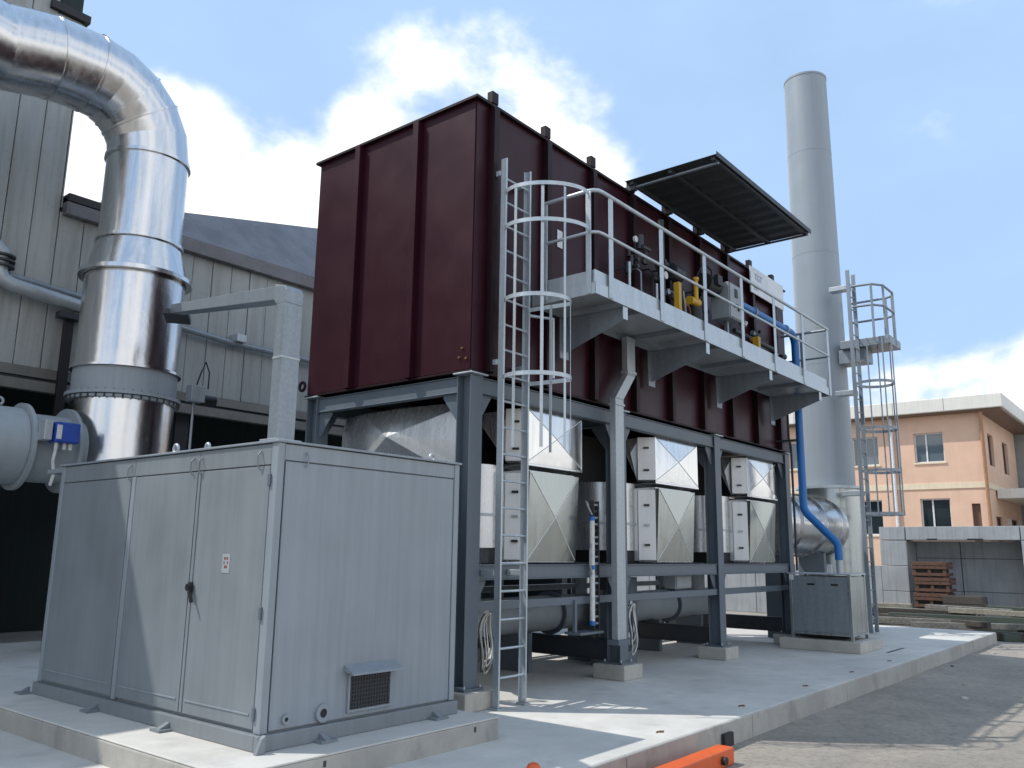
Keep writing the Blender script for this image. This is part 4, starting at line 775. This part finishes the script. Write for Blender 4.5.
PLB = ['bottom', 'second lowest', 'second highest', 'top']
for k in range(4): crate(19.55, .07+(.03 if k % 2 else -.02), -.225+k*.42, .88, .8, .42, 'wood_brown', '%s red brown slatted crate of the stack in the store bay' % PLB[k], 'stacked brown crates')
crate(19.1, -.75, -.225, .95, .7, .80, 'wood_dark', 'low dark wooden box right of the crate stack', None)
rr = random.Random(11)
def beam(p, q, w, h, mat, lab, g='timbers in the yard'): tag(MB().bar(p, q, w, h).build('timber_beam', mat, None, .008), lab, 'beam', g)
z = -.23
beam((15.35, 2.6, z+.10), (15.5, -2.7, z+.10), .20, .19, 'wood_dark', 'long dark beam lying closest to the slab end')
beam((15.75, 3.0, z+.10), (15.7, -1.6, z+.10), .2, .19, 'wood_grey', 'grey beam second from the slab end')
beam((16.1, 2.8, z+.12), (16.3, -3.6, z+.12), .22, .22, 'green_paint', 'long green steel beam low in the timber yard')
beam((15.5, 2.4, z+.29), (15.85, -1.5, z+.29), .16, .16, 'wood_grey', 'weathered plank on top of the dark beam')
beam((16.5, 1.2, z+.34), (15.6, -1.9, z+.32), .2, .12, 'wood_dark', 'dark plank lying askew across the pile')
beam((16.2, .4, z+.36), (16.4, -3.0, z+.38), .16, .18, 'green_paint', 'upper green beam with rusty end on the pile')
beam((16.7, 3.0, z+.40), (16.8, -.6, z+.40), .18, .18, 'wood_pale', 'pale sawn beam at the back of the pile')
beam((17.0, .2, z+.16), (17.1, -4.2, z+.16), .24, .3, 'wood_grey', 'thick grey beam behind the green ones')
beam((16.8, 1.9, z+.14), (16.9, -3.4, z+.14), .2, .27, 'wood_dark', 'dark beam under the pale sawn beam')
beam((17.1, .9, z+.42), (17.0, -1.4, z+.42), .22, .2, 'wood_pale', 'short pale beam beside the pale sawn beam')
beam((16.45, -.9, z+.56), (16.5, -2.8, z+.54), .14, .12, 'wood_pale', 'short pale batten on top of the green beam')
beam((15.9, -1.7, z+.08), (16.0, -3.9, z+.08), .24, .15, 'wood_dark', 'dark sleeper at the right end of the pile')
beam((15.4, -.3, z+.24), (16.3, -3.3, z+.30), .17, .13, 'wood_grey', 'grey plank slanting to the right over the green beam')
beam((16.0, 2.2, z+.50), (16.7, -.9, z+.47), .15, .13, 'wood_dark', 'dark plank slanting over the upper left of the pile')
beam((16.9, -.3, z+.60), (16.7, -2.2, z+.58), .2, .1, 'wood_grey', 'grey board lying highest on the pile below the crates')
beam((15.3, -2.2, z+.09), (16.6, -4.4, z+.09), .18, .17, 'green_paint', 'green steel bar on the ground right of the slab corner')
beam((16.6, -2.2, z+.50), (16.9, -4.6, z+.46), .2, .14, 'wood_pale', 'pale plank at the right edge of the pile')
beam((17.4, 1.6, z+.55), (17.5, .2, z+.55), .25, .12, 'wood_pale', 'short pale plank behind the pile in front of the crates')
beam((17.2, -1.6, z+.62), (17.0, -3.4, z+.60), .12, .1, 'green_paint', 'thin green rail on top at the right of the pile')
for k, (x, y) in enumerate(((16.6, 2.0), (17.3, 2.6))): tag(bx('timber_offcut', 'wood_pale', None, x, y-.5, z+.001, x+.3, y+.1, z+.62-.1*k, bevel=.01), ('pale wooden block behind the chimney ladder foot', 'smaller pale block further behind the ladder foot')[k], 'wood block')

# ------------------------------------------------------------------ foreground bits
ob_ = thing('orange_bar', 'orange painted square steel bar lying on the road along the slab edge', 'steel bar', (-1, -2.45, -.22))
bx('tube', 'orange_paint', ob_, -3.2, -2.52, -.225, .74, -2.36, -.085, bevel=.012); cy('black_knob', 'rubber', ob_, (.50, -2.56, -.16), (.50, -2.525, -.16), .035, 12); bx('end_cap', 'orange_paint', ob_, .741, -2.51, -.215, .75, -2.37, -.095)
cp = MB(); cp.tube([(-1.33, -1.90, .0), (-1.33, -1.90, .012), (-1.33, -1.90, .03), (-1.33, -1.90, .04)], [.05, .05, .04, .015], 16); tag(cp.build('marker_stud', 'orange_paint', None, 0, True), 'small orange marker stud on the slab at the bottom edge', 'marker')
for k, (x, y, mt, lb) in enumerate(((6.1, -3.25, 'plinth_concrete', 'pale stone chip lying alone on the road'), (9.6, -2.38, 'rubber', 'dark lump at the foot of the slab edge'), (12.4, -2.5, 'kerb_concrete', 'pale rubble chip by the far part of the slab edge'), (7.4, -3.0, 'asphalt', 'dull stone on the road near the pale chip'))):
    m = MB(); rr = random.Random(k); s_ = .035+.02*rr.random(); n = 9
    ps = [(x+s_*math.cos(a)*rr.uniform(.7, 1.4), y+s_*math.sin(a)*rr.uniform(.7, 1.3)) for a in [2*math.pi*i/n for i in range(n)]]
    m.add([(u, v, -.25) for u, v in ps]+[(x+(u-x)*.8, y+(v-y)*.8, -.215+rr.uniform(-.008, .008)) for u, v in ps]+[(x, y, -.205)], [(i, (i+1) % n, n+(i+1) % n, n+i) for i in range(n)]+[(n+i, n+(i+1) % n, 2*n) for i in range(n)])
    tag(m.build('stone', mt, None), lb, 'stone')
for o in bpy.data.objects:
    if '_org' in o: del o['_org']
